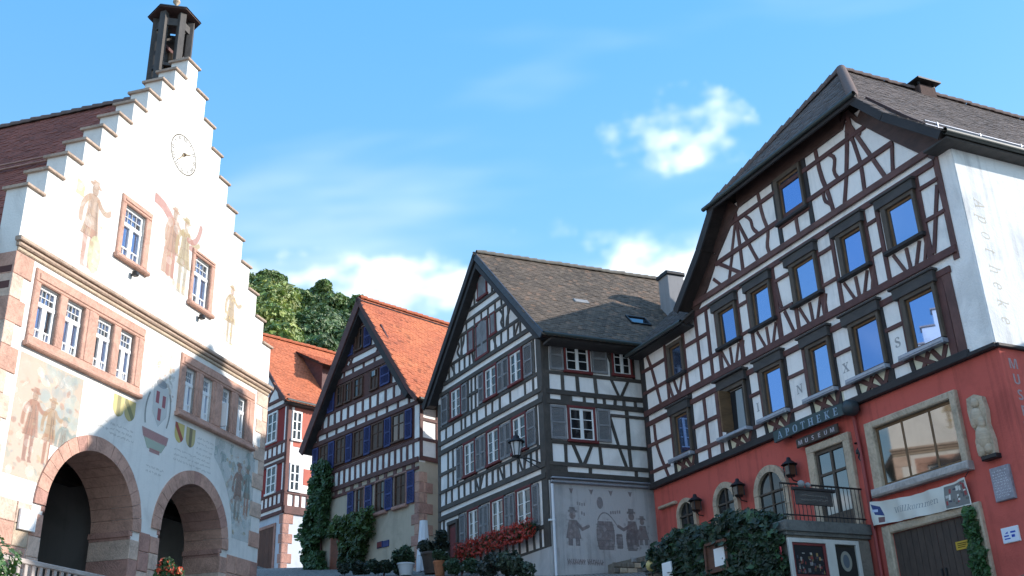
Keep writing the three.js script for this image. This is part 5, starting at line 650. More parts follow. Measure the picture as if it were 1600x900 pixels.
  const vb = (a, b, w, m) => { const A = a, q = [b[0] - a[0], b[1] - a[1]], l = Math.hypot(...q), n = [q[1] / l * w, -q[0] / l * w]; if (n[1] > 0) { n[0] *= -1; n[1] *= -1; } return part(g, 'verge_board', poly([A, b, [b[0] + n[0], b[1] + n[1]], [A[0] + n[0], A[1] + n[1]]], zf - 0.02, zf + 0.04), m); };
  vb([-3.97, 17.8], [0.78, 12.78], 0.24, mat('blue grey verge', [0.055, 0.065, 0.085], { map: woodTex, roughness: 0.6 })); vb([-3.97, 17.8], [-8.68, 12.8], 0.26, M.black);
  part(g, 'soffit', [poly([[-3.97, 17.35], [0.45, 12.7], [0.2, 12.72], [-3.97, 17.1], [-8.1, 12.72], [-8.4, 12.7]], 0.0, zf - 0.03)], M.black);
  part(g, 'gutter', tube([at(0.84, 12.72, -0.02), at(0.84, 12.7, 9)], 0.075, 8, 2), M.gutter); part(g, 'eaves_board', block(0.05, 9, 12.6, 12.68, -0.02, 0.75, 0.01), M.hood, g, F2);
  const onRoof = (t, s) => { const p = at(lerp(-3.97, 0.72, s), lerp(17.72, 12.76, s), t); return p; };
  { const a = onRoof(4.75, 0.70), sl = Math.atan2(4.96, 4.69); // roof light
    const q = (x0, x1, y0, y1, z0, z1) => block(x0, x1, y0, y1, z0, z1, 0.01).rotateX(-Math.PI / 2 + sl + 0.0).rotateY(D4).translate(a[0], a[1], a[2]);
    const w = part(g, 'roof_window', [q(-0.42, -0.36, -0.32, 0.32, -0.02, 0.1), q(0.36, 0.42, -0.32, 0.32, -0.02, 0.1), q(-0.36, 0.36, 0.26, 0.32, -0.02, 0.096), q(-0.36, 0.36, -0.32, -0.26, -0.02, 0.096)], M.iron); part(g, 'pane', q(-0.36, 0.36, -0.26, 0.26, 0.02, 0.05), M.glass, w);
    const b = onRoof(2.95, 0.53); part(g, 'roof_hatch', block(-0.3, 0.3, -0.14, 0.14, 0, 0.08, 0.02).rotateX(-Math.PI / 2 + sl).rotateY(D4).translate(b[0], b[1], b[2]), M.greyStone); }
  { const a = onRoof(6.9, 0.55), c = part(g, 'chimney', block(-0.36, 0.36, a[1] - 1, a[1] + 1.6, -0.34, 0.34, 0.02).rotateY(D4).translate(a[0], 0, a[2]), mat('rendered chimney', [0.33, 0.32, 0.32], { map: dirtTex, roughness: 0.95 })); part(g, 'chimney_cap', [block(-0.42, 0.42, a[1] + 1.6, a[1] + 1.74, -0.4, 0.4, 0.03).rotateY(D4).translate(a[0], 0, a[2]), block(-0.34, 0.34, a[1] + 1.74, a[1] + 1.82, -0.26, 0.26, 0.02).rotateY(D4).translate(a[0], 0, a[2])], M.iron, c); }
}
{
  const [X, Z, TN] = H4, F2 = new THREE.Matrix4().makeRotationY(D4);
  const l = thing('corner_lantern', 'old street lantern on an iron bracket at the corner of the grey-shuttered house', 'lantern', X, Z, TN, 8.4);
  const F3 = faceMatrix(-0.75, 0, 0.0), c = [-0.85, 0.62];
  part(l, 'bracket', [tube([[-0.25, 8.55, 0.05], [-0.55, 8.75, 0.35], [-0.85, 8.82, 0.6]], 0.025, 6), tube([[-0.25, 8.35, 0.05], [-0.5, 8.55, 0.2], [-0.7, 8.78, 0.48]], 0.018, 6)], M.iron);
  part(l, 'cage', [0, 1, 2, 3, 4, 5].map((k) => { const a = k * Math.PI / 3; return tube([[c[0] + 0.13 * Math.cos(a), 8.88, c[1] + 0.13 * Math.sin(a)], [c[0] + 0.22 * Math.cos(a), 9.34, c[1] + 0.22 * Math.sin(a)]], 0.014, 5, 1); }).concat([cyl(c[0], 8.82, c[1], 0.1, 0.14, 0.07, 6)]), M.iron);
  part(l, 'lamp_glass', cyl(c[0], 8.89, c[1], 0.12, 0.205, 0.44, 6), M.lampglass); part(l, 'hat', lathe([[0.29, 0], [0.27, 0.04], [0.12, 0.14], [0.1, 0.22], [0.03, 0.26], [0.02, 0.36], [0, 0.37]], c[0], 9.34, c[1], 12), M.iron);
  // window boxes of red geraniums
  const lab = ['flower box of red geraniums under the ground-floor window nearest the house corner', 'flower box of red geraniums under the middle ground-floor window of the corner house', 'flower box of red geraniums under the ground-floor window nearest the house door'];
  [[-1.95, -0.62], [-3.75, -2.25], [-5.7, -4.2]].forEach(([a, b], i) => {
    const f = thing('flower_box', lab[i], 'flower box', X, Z, TN, 6.3, 'geranium boxes on the corner house');
    part(f, 'trough', block(a, b, 6.36, 6.52, 0.1, 0.3, 0.02), M.grey); const lf = [], fl = [];
    for (let k = 0; k < 330; k++) lf.push([P3(rr(a - 0.08, b + 0.08), rr(6.28, 6.66) - 6.3, rr(0.12, 0.46)), P3(rr(-0.3, 0.3), 0.4, 1)]);
    for (let k = 0; k < 420; k++) { const s = rr(0, 1); fl.push([P3(rr(a - 0.14, b + 0.14), 6.2 + rr(0, 0.62) - 6.3 - 0.1 * s, 0.22 + rr(0.0, 0.34)), P3(rr(-0.3, 0.3), 0.3, 1)]); }
    foliage(f, 'leaves', lf, 0.09, (r) => [0.03 + 0.03 * r, 0.08 + 0.05 * r, 0.02]); foliage(f, 'flowers', fl, 0.075, (r) => [0.42 + 0.25 * r, 0.035 + 0.03 * r, 0.02]);
  });
  const u = thing('folded_umbrella', 'folded white parasol standing beside the red house door', 'umbrella', X + 0, Z, TN, 5.0);
  part(u, 'pole', cyl(-7.75, 4.9, 0.75, 0.03, 0.03, 3.1), M.sash); const fold = []; for (let k = 0; k < 40; k++) fold.push(k); const cg = new THREE.CylinderGeometry(0.15, 0.26, 1.9, 40, 10, true), cp = cg.attributes.position; for (let i = 0; i < cp.count; i++) { const a = Math.atan2(cp.getZ(i), cp.getX(i)), t = 0.5 - cp.getY(i) / 1.9, k = 1 + 0.28 * t * Math.sin(a * 8) - 0.35 * Math.max(0, t - 0.75) * 2; cp.setX(i, cp.getX(i) * k); cp.setZ(i, cp.getZ(i) * k); } cg.computeVertexNormals();
  part(u, 'canopy', clean(cg.translate(-7.75, 7.05, 0.75)), mat('white canvas', [0.74, 0.76, 0.80], { roughness: 0.9, side: THREE.DoubleSide })); part(u, 'base', cyl(-7.75, 4.85, 0.75, 0.3, 0.26, 0.14), M.greyStone); part(u, 'tie', cyl(-7.75, 6.7, 0.75, 0.24, 0.22, 0.07, 20), M.paper);
  // rubble wall beside the painted wall
  const w = thing('rubble_wall', 'rough stone garden wall rising to the right under the wall painting', 'wall', X, Z, TN + D4, 4.0);
  part(w, 'core', poly([[1.75, 3.6], [4.3, 3.6], [4.3, 5.78], [1.75, 5.2]], 0.5, 0.9), M.rubble);
  for (let v = 3.7; v < 5.9; v += 0.17) { let q = 1.72; while (q < 4.3) { const l2 = rr(0.2, 0.42), top = lerp(5.24, 5.86, (q + l2 / 2 - 1.7) / 2.6); if (v + 0.15 < top) part(w, 'stone', block(q + 0.01, q + l2 - 0.01, v + 0.01, v + 0.16, 0.85, 0.93 + rr(0, 0.04), 0.025), pick([M.rubble, M.rubble, M.greyStone, M.buff])); q += l2; } }
}
// ---------- house with the orange roof and blue shutters ----------
const H3 = [-3.99, -41.81, turnOf(0.6561, 0.7547)];
{
  const g = thing('orange_roof_house', 'half-timbered house with steep orange tiled roof, blue shutters and beige stone ground floor', 'house', H3[0], H3[1], H3[2], 6.0);
  const B = 5.2, W = -8.6, D3 = 1.6407, F2 = new THREE.Matrix4().makeRotationY(D3), dx = Math.cos(D3), dz = -Math.sin(D3);
  part(g, 'wall', poly([[W, 10.7], [0, 10.7], [0, 13.3], [-4.3, 18.7], [W, 13.3]], -0.3, 0), M.white); part(g, 'ground_floor_wall', block(W, 0, B, 10.7, -0.3, 0.01, 0.01), M.beige);
  part(g, 'side_wall', block(0, 10, 10.8, 13.3, -0.3, 0, 0.01), M.white, g, F2); part(g, 'side_wall', block(0, 10, B, 10.8, -0.3, -0.01, 0.01), M.beige, g, F2); part(g, 'back_wall', [block(W, W + 0.3, B, 13.2, -8, -0.3), block(W, 0.3, B, 13.2, -8.3, -8)], M.white);
  let F = null; const T = () => rnd() < 0.3 ? M.redbrown : M.brown, bm = (pts, w = 0.13, z = 0, m) => part(g, 'beam', beam(pts, w, 0.04, z), m ?? T(), g, F), H = (v, a, b, w = 0.14, z = 0.012) => bm([[a, v], [b, v]], w, z), Vs = (us, a, b, w = 0.11) => us.forEach((u) => bm([[u + rr(-0.02, 0.02), a], [u + rr(-0.02, 0.02), b]], w));
  const edge = (v) => { const k = Math.max(0, v - 13.3) / 1.256; return [W + k, -k]; }, HH = (v, w, z) => { const e = edge(v + 0.05); H(v, e[0], e[1], w, z); };
  HH(10.8, 0.2, 0.05); HH(10.45, 0.12, 0.02); HH(11.62, 0.14, 0.012); HH(13.22, 0.2, 0.03); HH(13.72, 0.24, 0.05); HH(14.48, 0.14, 0.012); HH(15.78, 0.26, 0.04); HH(16.26, 0.2, 0.05); HH(16.74, 0.14, 0.012); HH(18.1, 0.12, 0.012);
  Vs(Array.from({ length: 19 }, (_, i) => -8.3 + i * 0.44), 10.85, 11.6, 0.13); Vs([-7.7, -7.2, -6.65, -6.1, -5.5, -4.9, -4.3, -3.7, -3.1, -2.5, -1.85, -1.25], 13.8, 14.46, 0.14); Vs(Array.from({ length: 13 }, (_, i) => -8.3 + i * 0.66), 10.5, 10.76, 0.22); Vs(Array.from({ length: 10 }, (_, i) => -8.1 + i * 0.82), 13.3, 13.66, 0.13); Vs([-5.95, -5.2, -4.3, -3.4, -2.7], 15.9, 16.2, 0.12);
  for (const [a, b] of [[-6.0, -5.6], [-5.2, -5.6], [-3.35, -2.95], [-2.6, -3.0]]) { bm([[a, 16.72], [b, 16.3]], 0.09); bm([[b, 16.72], [a, 16.3]], 0.09); } bm([[-6.2, 16.75], [-5.6, 17.6]], 0.1); bm([[-2.4, 16.75], [-3.0, 17.6]], 0.1); bm([[-4.75, 18.05], [-4.3, 18.6], [-3.9, 18.05]], 0.1);
  // boarded window bands with brown window frames
  const band = (a, b, c, d) => { const w = part(g, 'window_band', block(a, b, c, d, -0.01, 0.03, 0.006), M.bandwood); return w; };
  const win = (w, a, b, c, d) => { part(g, 'window_frame', [block(a - 0.07, a, c - 0.06, d + 0.05, 0.02, 0.09, 0.01, true), block(b, b + 0.07, c - 0.06, d + 0.05, 0.02, 0.09, 0.01, true), block(a, b, d, d + 0.06, 0.02, 0.086), block(a - 0.08, b + 0.08, c - 0.08, c, 0.02, 0.13), block((a + b) / 2 - 0.04, (a + b) / 2 + 0.04, c, d, 0.02, 0.07), block(a, b, c + (d - c) * 0.62, c + (d - c) * 0.62 + 0.04, 0.02, 0.066)], M.darkframe, w, F); for (const [p, q] of [[a, (a + b) / 2 - 0.04], [(a + b) / 2 + 0.04, b]]) part(g, 'pane', block(p, q, c, d, 0.03, 0.04, 0.001), rnd() < 0.75 ? M.blind : M.glassDim, w, F); };
  const shut = (a, b, c, d) => { const G = [block(a, a + 0.06, c, d, 0.05, 0.1, 0.008, true), block(b - 0.06, b, c, d, 0.05, 0.1, 0.008, true), block(a, b, d - 0.08, d, 0.05, 0.102), block(a, b, c, c + 0.08, 0.05, 0.102), block(a, b, (c + d) / 2 - 0.04, (c + d) / 2 + 0.04, 0.05, 0.102)], n = Math.round((d - c) / 0.07); for (let i = 0; i < n; i++) { const q = block(a + 0.05, b - 0.05, -0.034, 0.034, -0.005, 0.005, 0.001); q.rotateX(-0.6); G.push(q.translate(0, lerp(c + 0.08, d - 0.08, (i + 0.5) / n), 0.075)); } part(g, 'shutter', G, M.blueshut, g, F); };
  const b2 = band(-7.3, -2.0, 14.56, 15.62); for (const [a, b] of [[-6.42, -6.0], [-5.7, -5.3], [-4.95, -4.35], [-3.6, -3.1]]) win(b2, a, b, 14.68, 15.5); shut(-7.25, -6.7, 14.5, 15.5); shut(-2.85, -2.12, 14.62, 15.52);
  const b1 = band(-8.4, -0.3, 11.72, 13.12); for (const [a, b] of [[-7.75, -7.15], [-6.35, -5.68], [-4.85, -4.15], [-3.42, -2.62], [-1.85, -1.02]]) win(b1, a, b, 11.9, 13.0);
  for (const u of [-8.2, -6.78, -5.28, -3.8, -2.22, -0.68]) shut(u - 0.24, u + 0.24, 11.8, 13.06);
  const b0 = band(-5.2, -3.7, 16.84, 18.0); win(b0, -4.95, -4.45, 16.95, 17.9); shut(-5.7, -5.2, 16.82, 17.9); shut(-4.25, -3.68, 16.85, 17.85);
  part(g, 'attic_vent', block(-3.48, -3.22, 15.25, 15.5, 0.05, 0.12, 0.01), M.glass);
  // ground floor: stone windows with blue shutters, arched door, corner stones
  for (const [a, b] of [[-4.5, -4.02], [-3.02, -2.42], [-1.58, -0.92]]) { const w = part(g, 'stone_surround', [block(a - 0.12, a, 9.15, 10.4, -0.01, 0.08, 0.02), block(b, b + 0.12, 9.15, 10.4, -0.01, 0.08, 0.02), block(a - 0.12, b + 0.12, 10.4, 10.5, -0.01, 0.076, 0.02), block(a - 0.2, b + 0.2, 9.0, 9.15, -0.01, 0.16, 0.03)], M.sand2); win(w, a, b, 9.18, 10.38); }
  for (const [a, b] of [[-5.25, -4.78], [-3.86, -3.36], [-2.34, -1.82], [-0.74, -0.26]]) shut(a, b, 9.1, 10.42);
  { const w = part(g, 'doorway', poly((() => { const p = [[-5.7, 5.4]]; for (let i = 0; i <= 14; i++) p.push([-6.18 + 0.48 * Math.cos(Math.PI * i / 14), 8.7 + 0.5 * Math.sin(Math.PI * i / 14)]); p.push([-6.66, 5.4]); return p; })(), -0.01, 0.03), M.sand2); part(g, 'door', poly((() => { const p = [[-5.82, 5.4]]; for (let i = 0; i <= 14; i++) p.push([-6.18 + 0.36 * Math.cos(Math.PI * i / 14), 8.66 + 0.38 * Math.sin(Math.PI * i / 14)]); p.push([-6.54, 5.4]); return p; })(), 0.03, 0.05), mat('red brown door', [0.24, 0.065, 0.03], { map: woodTex, roughness: 0.6 }), w); }
  let v = 10.3, k = 0; while (v > 5.5) { const h = 0.42, l = k % 2 ? 0.28 : 0.5; part(g, 'quoin_stone', block(-l, 0.02, v - h + 0.01, v, -0.3, 0.04, 0.015), pick([M.sand2, M.sand])); part(g, 'quoin_stone', block(0, k % 2 ? 0.7 : 0.4, v - h + 0.01, v, -0.2, 0.035, 0.015), pick([M.sand2, M.sand]), g, F2); v -= h; k++; }
  part(g, 'wall_boards', [block(-2.9, -2.5, 7.66, 7.92, 0, 0.06), block(-2.46, -2.06, 7.64, 7.9, 0, 0.06)], M.blueshut); part(g, 'wall_plaque', block(-2.86, -2.54, 7.68, 7.9, 0.06, 0.08), M.redframe);
  F = F2; Vs([0.08, 0.95], 10.85, 13.2, 0.16); H(10.85, 0, 4, 0.18, 0.03); H(11.66, 0, 4, 0.13); H(12.5, 0, 4, 0.13); H(13.15, 0, 4, 0.14); Vs([1.6, 2.4, 3.2], 10.9, 13.2, 0.13); F = null;
  const rt = (r, n) => { const k = 0.84 + 0.26 * r + 0.3 * n, d = r < 0.04 ? 0.7 : 1; return [0.66 * k * d, (0.19 + 0.03 * n) * k * d, 0.082 * k * d]; }, zf = 0.42, at = (u, v2, t) => [u + dx * t, v2, zf + dz * t];
  const r1 = roofPlane(g, [at(-4.3, 19.25, 0), at(-4.3, 19.25, 10.8), at(-0.05, 13.72, 10.8), at(-0.05, 13.72, 0)], [dx, 0, dz], null, { tint: rt }); roofPlane(g, [at(-0.05, 13.72, 0), at(-0.05, 13.72, 10.8), at(0.5, 13.18, 10.8), at(0.5, 13.18, 0)], [dx, 0, dz], null, { tint: rt });
  roofPlane(g, [at(-4.3, 19.25, 0), at(-9.05, 13.05, 0), at(-9.05, 13.05, 10.8), at(-4.3, 19.25, 10.8)], [dx, 0, dz], null, { thick: 0.3, deck: M.black });
  ridge(g, r1, at(-4.3, 19.3, 0.1), at(-4.3, 19.3, 10.8), mat('orange ridge tile', [0.52, 0.14, 0.06], { map: tileTex, roughness: 0.9 }), 32);
  const vb = (a, b, w, m) => { const q = [b[0] - a[0], b[1] - a[1]], l = Math.hypot(...q), n = [q[1] / l * w, -q[0] / l * w]; if (n[1] > 0) { n[0] *= -1; n[1] *= -1; } part(g, 'verge_board', poly([a, b, [b[0] + n[0], b[1] + n[1]], [a[0] + n[0], a[1] + n[1]]], zf - 0.02, zf + 0.05), m); };
  vb([-4.3, 19.3], [-0.05, 13.74], 0.2, M.redbrown); vb([-0.05, 13.74], [0.5, 13.2], 0.2, M.redbrown); vb([-4.3, 19.3], [-9.08, 13.05], 0.42, M.brown); part(g, 'soffit', poly([[-4.3, 18.9], [-0.3, 13.6], [-0.5, 13.45], [-4.3, 18.45], [-8.5, 13.1], [-8.9, 12.9]], 0, zf - 0.03), M.black); part(g, 'gutter', tube([at(0.6, 13.14, 0), at(0.6, 13.12, 8)], 0.08, 8, 2), M.gutter); part(g, 'eaves_board', block(0, 9, 13.05, 13.12, 0, 0.5, 0.01), M.black, g, F2);
}
// ---------- red and white house behind, half hidden by the town hall ----------
const H2S = 1.25, H2 = [-10.511, -46.835, turnOf(0.6561, 0.7547)];
{
  const g = thing('red_corner_house', 'narrow red and white half-timbered house with orange roof behind the town hall', 'house', H2[0], H2[1], H2[2], 7.0);
  const B = 6.2, D2 = 1.6407, F2 = new THREE.Matrix4().makeRotationY(D2), dx = Math.cos(D2), dz = -Math.sin(D2), W = -8.4;
  part(g, 'wall', poly([[W, 9.9], [0, 9.9], [0, 14.9], [-4.2, 19.2], [W, 14.9]], -0.3, 0), M.white); part(g, 'ground_floor_wall', block(W, 0, B, 9.9, -0.3, -0.01, 0.01), M.bluish);
  part(g, 'side_wall', block(0, 9, 9.9, 14.95, -0.3, 0, 0.01), M.white, g, F2); part(g, 'ground_floor_wall', block(0, 9, B, 9.9, -0.3, -0.01, 0.01), M.bluish, g, F2); part(g, 'back_wall', block(W, W + 0.3, B, 14.9, -9, -0.3), M.white);
  let F = null; const bm = (pts, w = 0.13, z = 0, m = M.redbrown) => part(g, 'beam', beam(pts, w, 0.035, z), m, g, F), H = (v, a, b, w = 0.14, z = 0.012, m) => bm([[a, v], [b, v]], w, z, m), Vs = (us, a, b, w = 0.11) => us.forEach((u) => bm([[u, a], [u, b]], w));
  for (const [v, w, z] of [[9.95, 0.16, 0.03], [10.28, 0.16, 0.03], [10.88, 0.13, 0.01], [12.3, 0.16, 0.03], [12.6, 0.16, 0.03], [13.2, 0.13, 0.01], [14.95, 0.18, 0.03], [15.35, 0.15, 0.02]]) H(v, -5, 0, w, z);
  Vs([-2.25, -1.85, -1.45, -1.05, -0.65, -0.25], 10.3, 10.86); Vs([-2.25, -1.8, -1.35, -0.9, -0.45], 12.62, 13.18); Vs([-0.06], 9.95, 14.9, 0.2); bm([[-2.3, 16.6], [-1.9, 15.9], [-2.1, 15.4]], 0.12); bm([[-1.3, 16.2], [-0.9, 15.4]], 0.12); bm([[-2.4, 15.4], [-1.2, 16.3]], 0.11);
  const field = (a, b, c, d) => part(g, 'red_panel', block(a, b, c, d, -0.01, 0.014, 0.004), mat('red infill', [0.30, 0.035, 0.03], { map: plasterTex, roughness: 0.9 }), g, F);
  const win = (a, b, c, d) => { const w = part(g, 'window', [block(a - 0.07, a, c, d, 0, 0.07), block(b, b + 0.07, c, d, 0, 0.07), block(a - 0.07, b + 0.07, d, d + 0.08, 0, 0.074), block(a - 0.1, b + 0.1, c - 0.1, c, 0, 0.12)], M.sash, g, F), n = 3, m = (a + b) / 2; part(g, 'sash', [block(m - 0.045, m + 0.045, c, d, 0.01, 0.06)].concat([1, 2].map((i) => block(a, b, lerp(c, d, i / n) - 0.025, lerp(c, d, i / n) + 0.025, 0.01, 0.055))), M.sash, w, F); for (let i = 0; i < n; i++) for (const [p, q] of [[a, m - 0.045], [m + 0.045, b]]) part(g, 'pane', block(p, q, lerp(c, d, i / n) + 0.025, lerp(c, d, (i + 1) / n) - 0.025, 0.015, 0.03, 0.001), M.glassDim, w, F); };
  field(-2.4, -0.15, 13.28, 14.86); field(-2.4, -0.15, 10.95, 12.22); win(-1.82, -1.05, 13.45, 14.78); win(-1.62, -0.85, 11.0, 12.15);
  { const w = part(g, 'house_door', [block(-2.2, -2.08, B, 9.5, -0.01, 0.06, 0.02), block(-0.72, -0.6, B, 9.46, -0.01, 0.06, 0.02), block(-2.2, -0.6, 9.4, 9.54, -0.01, 0.056)], M.sand2); for (let u = -2.08; u < -0.75; u += 0.195) part(g, 'plank', block(u + 0.004, Math.min(u + 0.191, -0.72), B, 9.4, 0, 0.03 + rr(0, 0.006), 0.006, true), M.door, w); }
  let v = 9.85, k = 0; while (v > 6.6) { const l = k % 2 ? 0.3 : 0.52; part(g, 'quoin_stone', block(-l * 0.6, 0.02, v - 0.42, v - 0.01, -0.3, 0.03, 0.015), M.sand2); part(g, 'quoin_stone', block(0, l, v - 0.42, v - 0.01, -0.2, 0.03, 0.015), M.sand2, g, F2); v -= 0.43; k++; }
  F = F2; for (const [vv, w, z] of [[10.05, 0.36, 0.04], [10.8, 0.12, 0.02], [14.9, 0.2, 0.03]]) H(vv, 0, 6, w, z, M.brown); Vs([0.08], 9.9, 14.9, 0.16); Vs([0.5, 0.85, 1.2, 1.6], 10.2, 10.76, 0.1);
  const pk = (a, b, c, d) => part(g, 'red_panel', block(a, b, c, d, -0.01, 0.014, 0.004), M.brickred, g, F2); pk(0.18, 6, 12.95, 14.8); pk(0.95, 6, 11.25, 12.0); win(0.25, 0.64, 13.3, 14.55); win(0.26, 0.66, 10.95, 12.1); F = null;
  const rt = (r, n) => { const q = 0.84 + 0.26 * r + 0.3 * n; return [0.66 * q, 0.19 * q, 0.082 * q]; }, zf = 0.32, at = (u, vv, t) => [u + dx * t, vv, zf + dz * t];
  const r1 = roofPlane(g, [at(-4.2, 19.75, 0), at(-4.2, 19.75, 9.5), at(-0.7, 15.9, 9.5), at(-0.7, 15.9, 0)], [dx, 0, dz], null, { tint: rt }); roofPlane(g, [at(-0.7, 15.9, 0), at(-0.7, 15.9, 9.5), at(0.3, 15.02, 9.5), at(0.3, 15.02, 0)], [dx, 0, dz], null, { tint: rt }); roofPlane(g, [at(-4.2, 19.75, 0), at(-8.6, 14.8, 0), at(-8.6, 14.8, 9.5), at(-4.2, 19.75, 9.5)], [dx, 0, dz], null, {});
  ridge(g, r1, at(-4.2, 19.8, 0.05), at(-4.2, 19.8, 9.5), mat('orange ridge tile', [0.52, 0.14, 0.06], { map: tileTex, roughness: 0.9 }), 26);
  part(g, 'verge_board', [poly([[-4.2, 19.8], [-4.2, 19.6], [-0.75, 15.75], [0.2, 14.9], [0.32, 15.02], [-0.68, 15.95]], zf - 0.02, zf + 0.04)], M.brown); part(g, 'eaves_board', block(-0.3, 8, 14.86, 14.94, 0, 0.34, 0.01), M.hood, g, F2); part(g, 'gutter', tube([at(0.4, 14.98, 0), at(0.4, 14.96, 8)], 0.08, 8, 2), M.gutter);
  // shed dormer with a dark cheek
  const t0 = 2.75, A = [-3.45, 18.95], Bp = [-1.1, 16.38], C = [-1.1, 17.75]; const dorm = part(g, 'dormer', [fromQuads([[at(A[0], A[1], t0), at(Bp[0], Bp[1], t0), at(C[0], C[1], t0)], [at(C[0], C[1], t0), at(Bp[0], Bp[1], t0), at(Bp[0], Bp[1], t0 + 4), at(C[0], C[1], t0 + 4)]])].map(boxUV), M.brown);
  roofPlane(g, [at(-3.6, 19.12, t0 - 0.2), at(-3.6, 19.12, t0 + 4.2), at(-0.75, 17.62, t0 + 4.2), at(-0.75, 17.62, t0 - 0.2)], [dx, 0, dz], null, { tint: rt, thick: 0.1 });
  // it stands further up the slope and has tall storeys
  g.scale.setScalar(H2S); g.position.set(H2[0] * H2S, 7.0 * H2S + EYE, H2[1] * H2S);
}
// ---------- climbing plants ----------
const vine = (name, label, X, Z, TN, base, n, gen, size, tint, group) => { const t = thing(name, label, 'climbing plant', X, Z, TN, base, group); const pts = []; let guard = 0; while (pts.length < n && guard++ < n * 20) { const p = gen(); if (p) { p[0].y -= base; pts.push(p); } } foliage(t, 'leaves', pts, size, tint); return t; };
{
  const [X, Z, TN] = H3;
  const dk = (r, p) => { const k = 0.9 + 1.1 * r; return [0.040 * k, 0.095 * k, 0.028 * k]; };
  const a = vine('climbing_plant', 'tall dark ivy column covering the left edge of the blue-shuttered house', X, Z, TN, 6.2, 2600, () => { const v = rr(6.3, 12.1), c = -7.55 + 0.25 * Math.sin(v * 1.3) + (v < 8.5 ? (8.5 - v) * 0.22 : 0), w = v > 11 ? 0.95 : v > 8.8 ? 1.15 : 0.75, u = c + rr(-1, 1) * w * (0.75 + 0.35 * noise3.noise(v * 1.1, 3.3, 1)); if (noise3.noise(u * 1.3, v * 1.3, 4) < -0.28) return null; return [P3(u, v, 0.05 + rr(0, 0.42)), P3(rr(-0.6, 0.6), 0.35, 1)]; }, 0.2, dk);
  part(a, 'stem', tube([[-7.1, 6.0, 0.1], [-7.3, 8, 0.08], [-7.5, 10, 0.08], [-7.4, 11.5, 0.06]], 0.05, 6), M.brown);
  const b = vine('climbing_plant', 'bright green vine over the arched door of the blue-shuttered house', X, Z, TN, 6.2, 2100, () => { const s = rr(0, 1), v = rr(6.3, 9.7), u = v > 8.1 ? rr(-6.1, -3.05) : -4.4 + rr(-0.75, 0.75) + (8.1 - v) * 0.1; const top = 9.25 + 0.4 * noise3.noise(u * 1.4, 1, 2), lo = u < -5.2 ? 8.6 : u > -3.8 ? 7.3 + (u + 3.8) * 1.2 : 6.2; if (v > top || v < lo || noise3.noise(u * 1.5, v * 1.5, 9) < -0.3) return null; return [P3(u, v, 0.05 + rr(0, 0.5)), P3(rr(-0.6, 0.6), 0.4, 1)]; }, 0.19, (r, p) => { const k = 0.6 + 0.8 * r, t = smooth(p.y, 0.6, 2.4); return [(0.028 + 0.045 * t) * k, (0.065 + 0.065 * t) * k, 0.022 * k]; });
  part(b, 'stem', tube([[-4.5, 5.9, 0.1], [-4.4, 7.5, 0.08], [-4.9, 8.6, 0.08], [-5.6, 9, 0.06]], 0.05, 6), M.brown);
  const [X5, Z5, T5] = H5; const topv = (u) => { const q = [[3.6, 4.7], [4.0, 5.1], [5.0, 5.3], [6.4, 5.2], [7.7, 5.38], [8.4, 5.26], [9.0, 5.02], [9.6, 4.55]]; for (let i = 0; i < q.length - 1; i++) if (u <= q[i + 1][0]) return lerp(q[i][1], q[i + 1][1], (u - q[i][0]) / (q[i + 1][0] - q[i][0])); return 4.5; };
  const c = vine('climbing_plant', 'broad dark green vine smothering the terrace front of the apothecary house', X5, Z5, T5, 2.4, 5200, () => { const u = rr(3.55, 9.45), v = rr(2.5, 5.6), tp = topv(u) - 0.14 + 0.15 * noise3.noise(u * 3, 2, 5); const lo = u < 4.9 ? 4.55 - (u - 3.6) * 0.3 : 2.4; if (v > tp || v < lo) return null; if (u > 6.7 && u < 7.62 && v > 3.9 && v < 4.5 && rnd() < 0.96) return null; const near = tp - v < 0.5; return [P3(u, v, (near ? rr(2.05, 2.85) : rr(2.5, 2.82))), P3(rr(-0.2, 0.9), 0.5, 0.8)]; }, 0.17, (r) => { const k = 0.5 + 1.0 * r * r + (r > 0.93 ? 0.8 : 0); return [0.030 * k, 0.070 * k, 0.026 * k]; });
  part(c, 'stem', [tube([[5.6, 2.2, 2.6], [5.5, 3.6, 2.62], [6.2, 4.6, 2.65], [8.6, 4.9, 2.6]], 0.05, 6), tube([[5.5, 3.6, 2.62], [4.6, 4.7, 2.65], [3.9, 4.9, 2.6]], 0.035, 6)], M.brown);
  const d = vine('climbing_plant', 'narrow strip of green ivy down the right side of the garage gate', X5, Z5, T5, 2.2, 420, () => { const v = rr(2.3, 4.42), u = 12.86 + rr(-1, 1) * (0.1 + 0.05 * (4.4 - v)) - 0.06; return [P3(u, v, 0.02 + rr(0, 0.16)), P3(rr(-0.4, 0.6), 0.4, 1)]; }, 0.12, (r) => { const k = 0.6 + 0.9 * r; return [0.045 * k, 0.13 * k, 0.03 * k]; });
  part(d, 'stem', tube([[12.85, 2.0, 0.03], [12.8, 3.2, 0.04], [12.84, 4.3, 0.03]], 0.025, 6), M.brown);
}
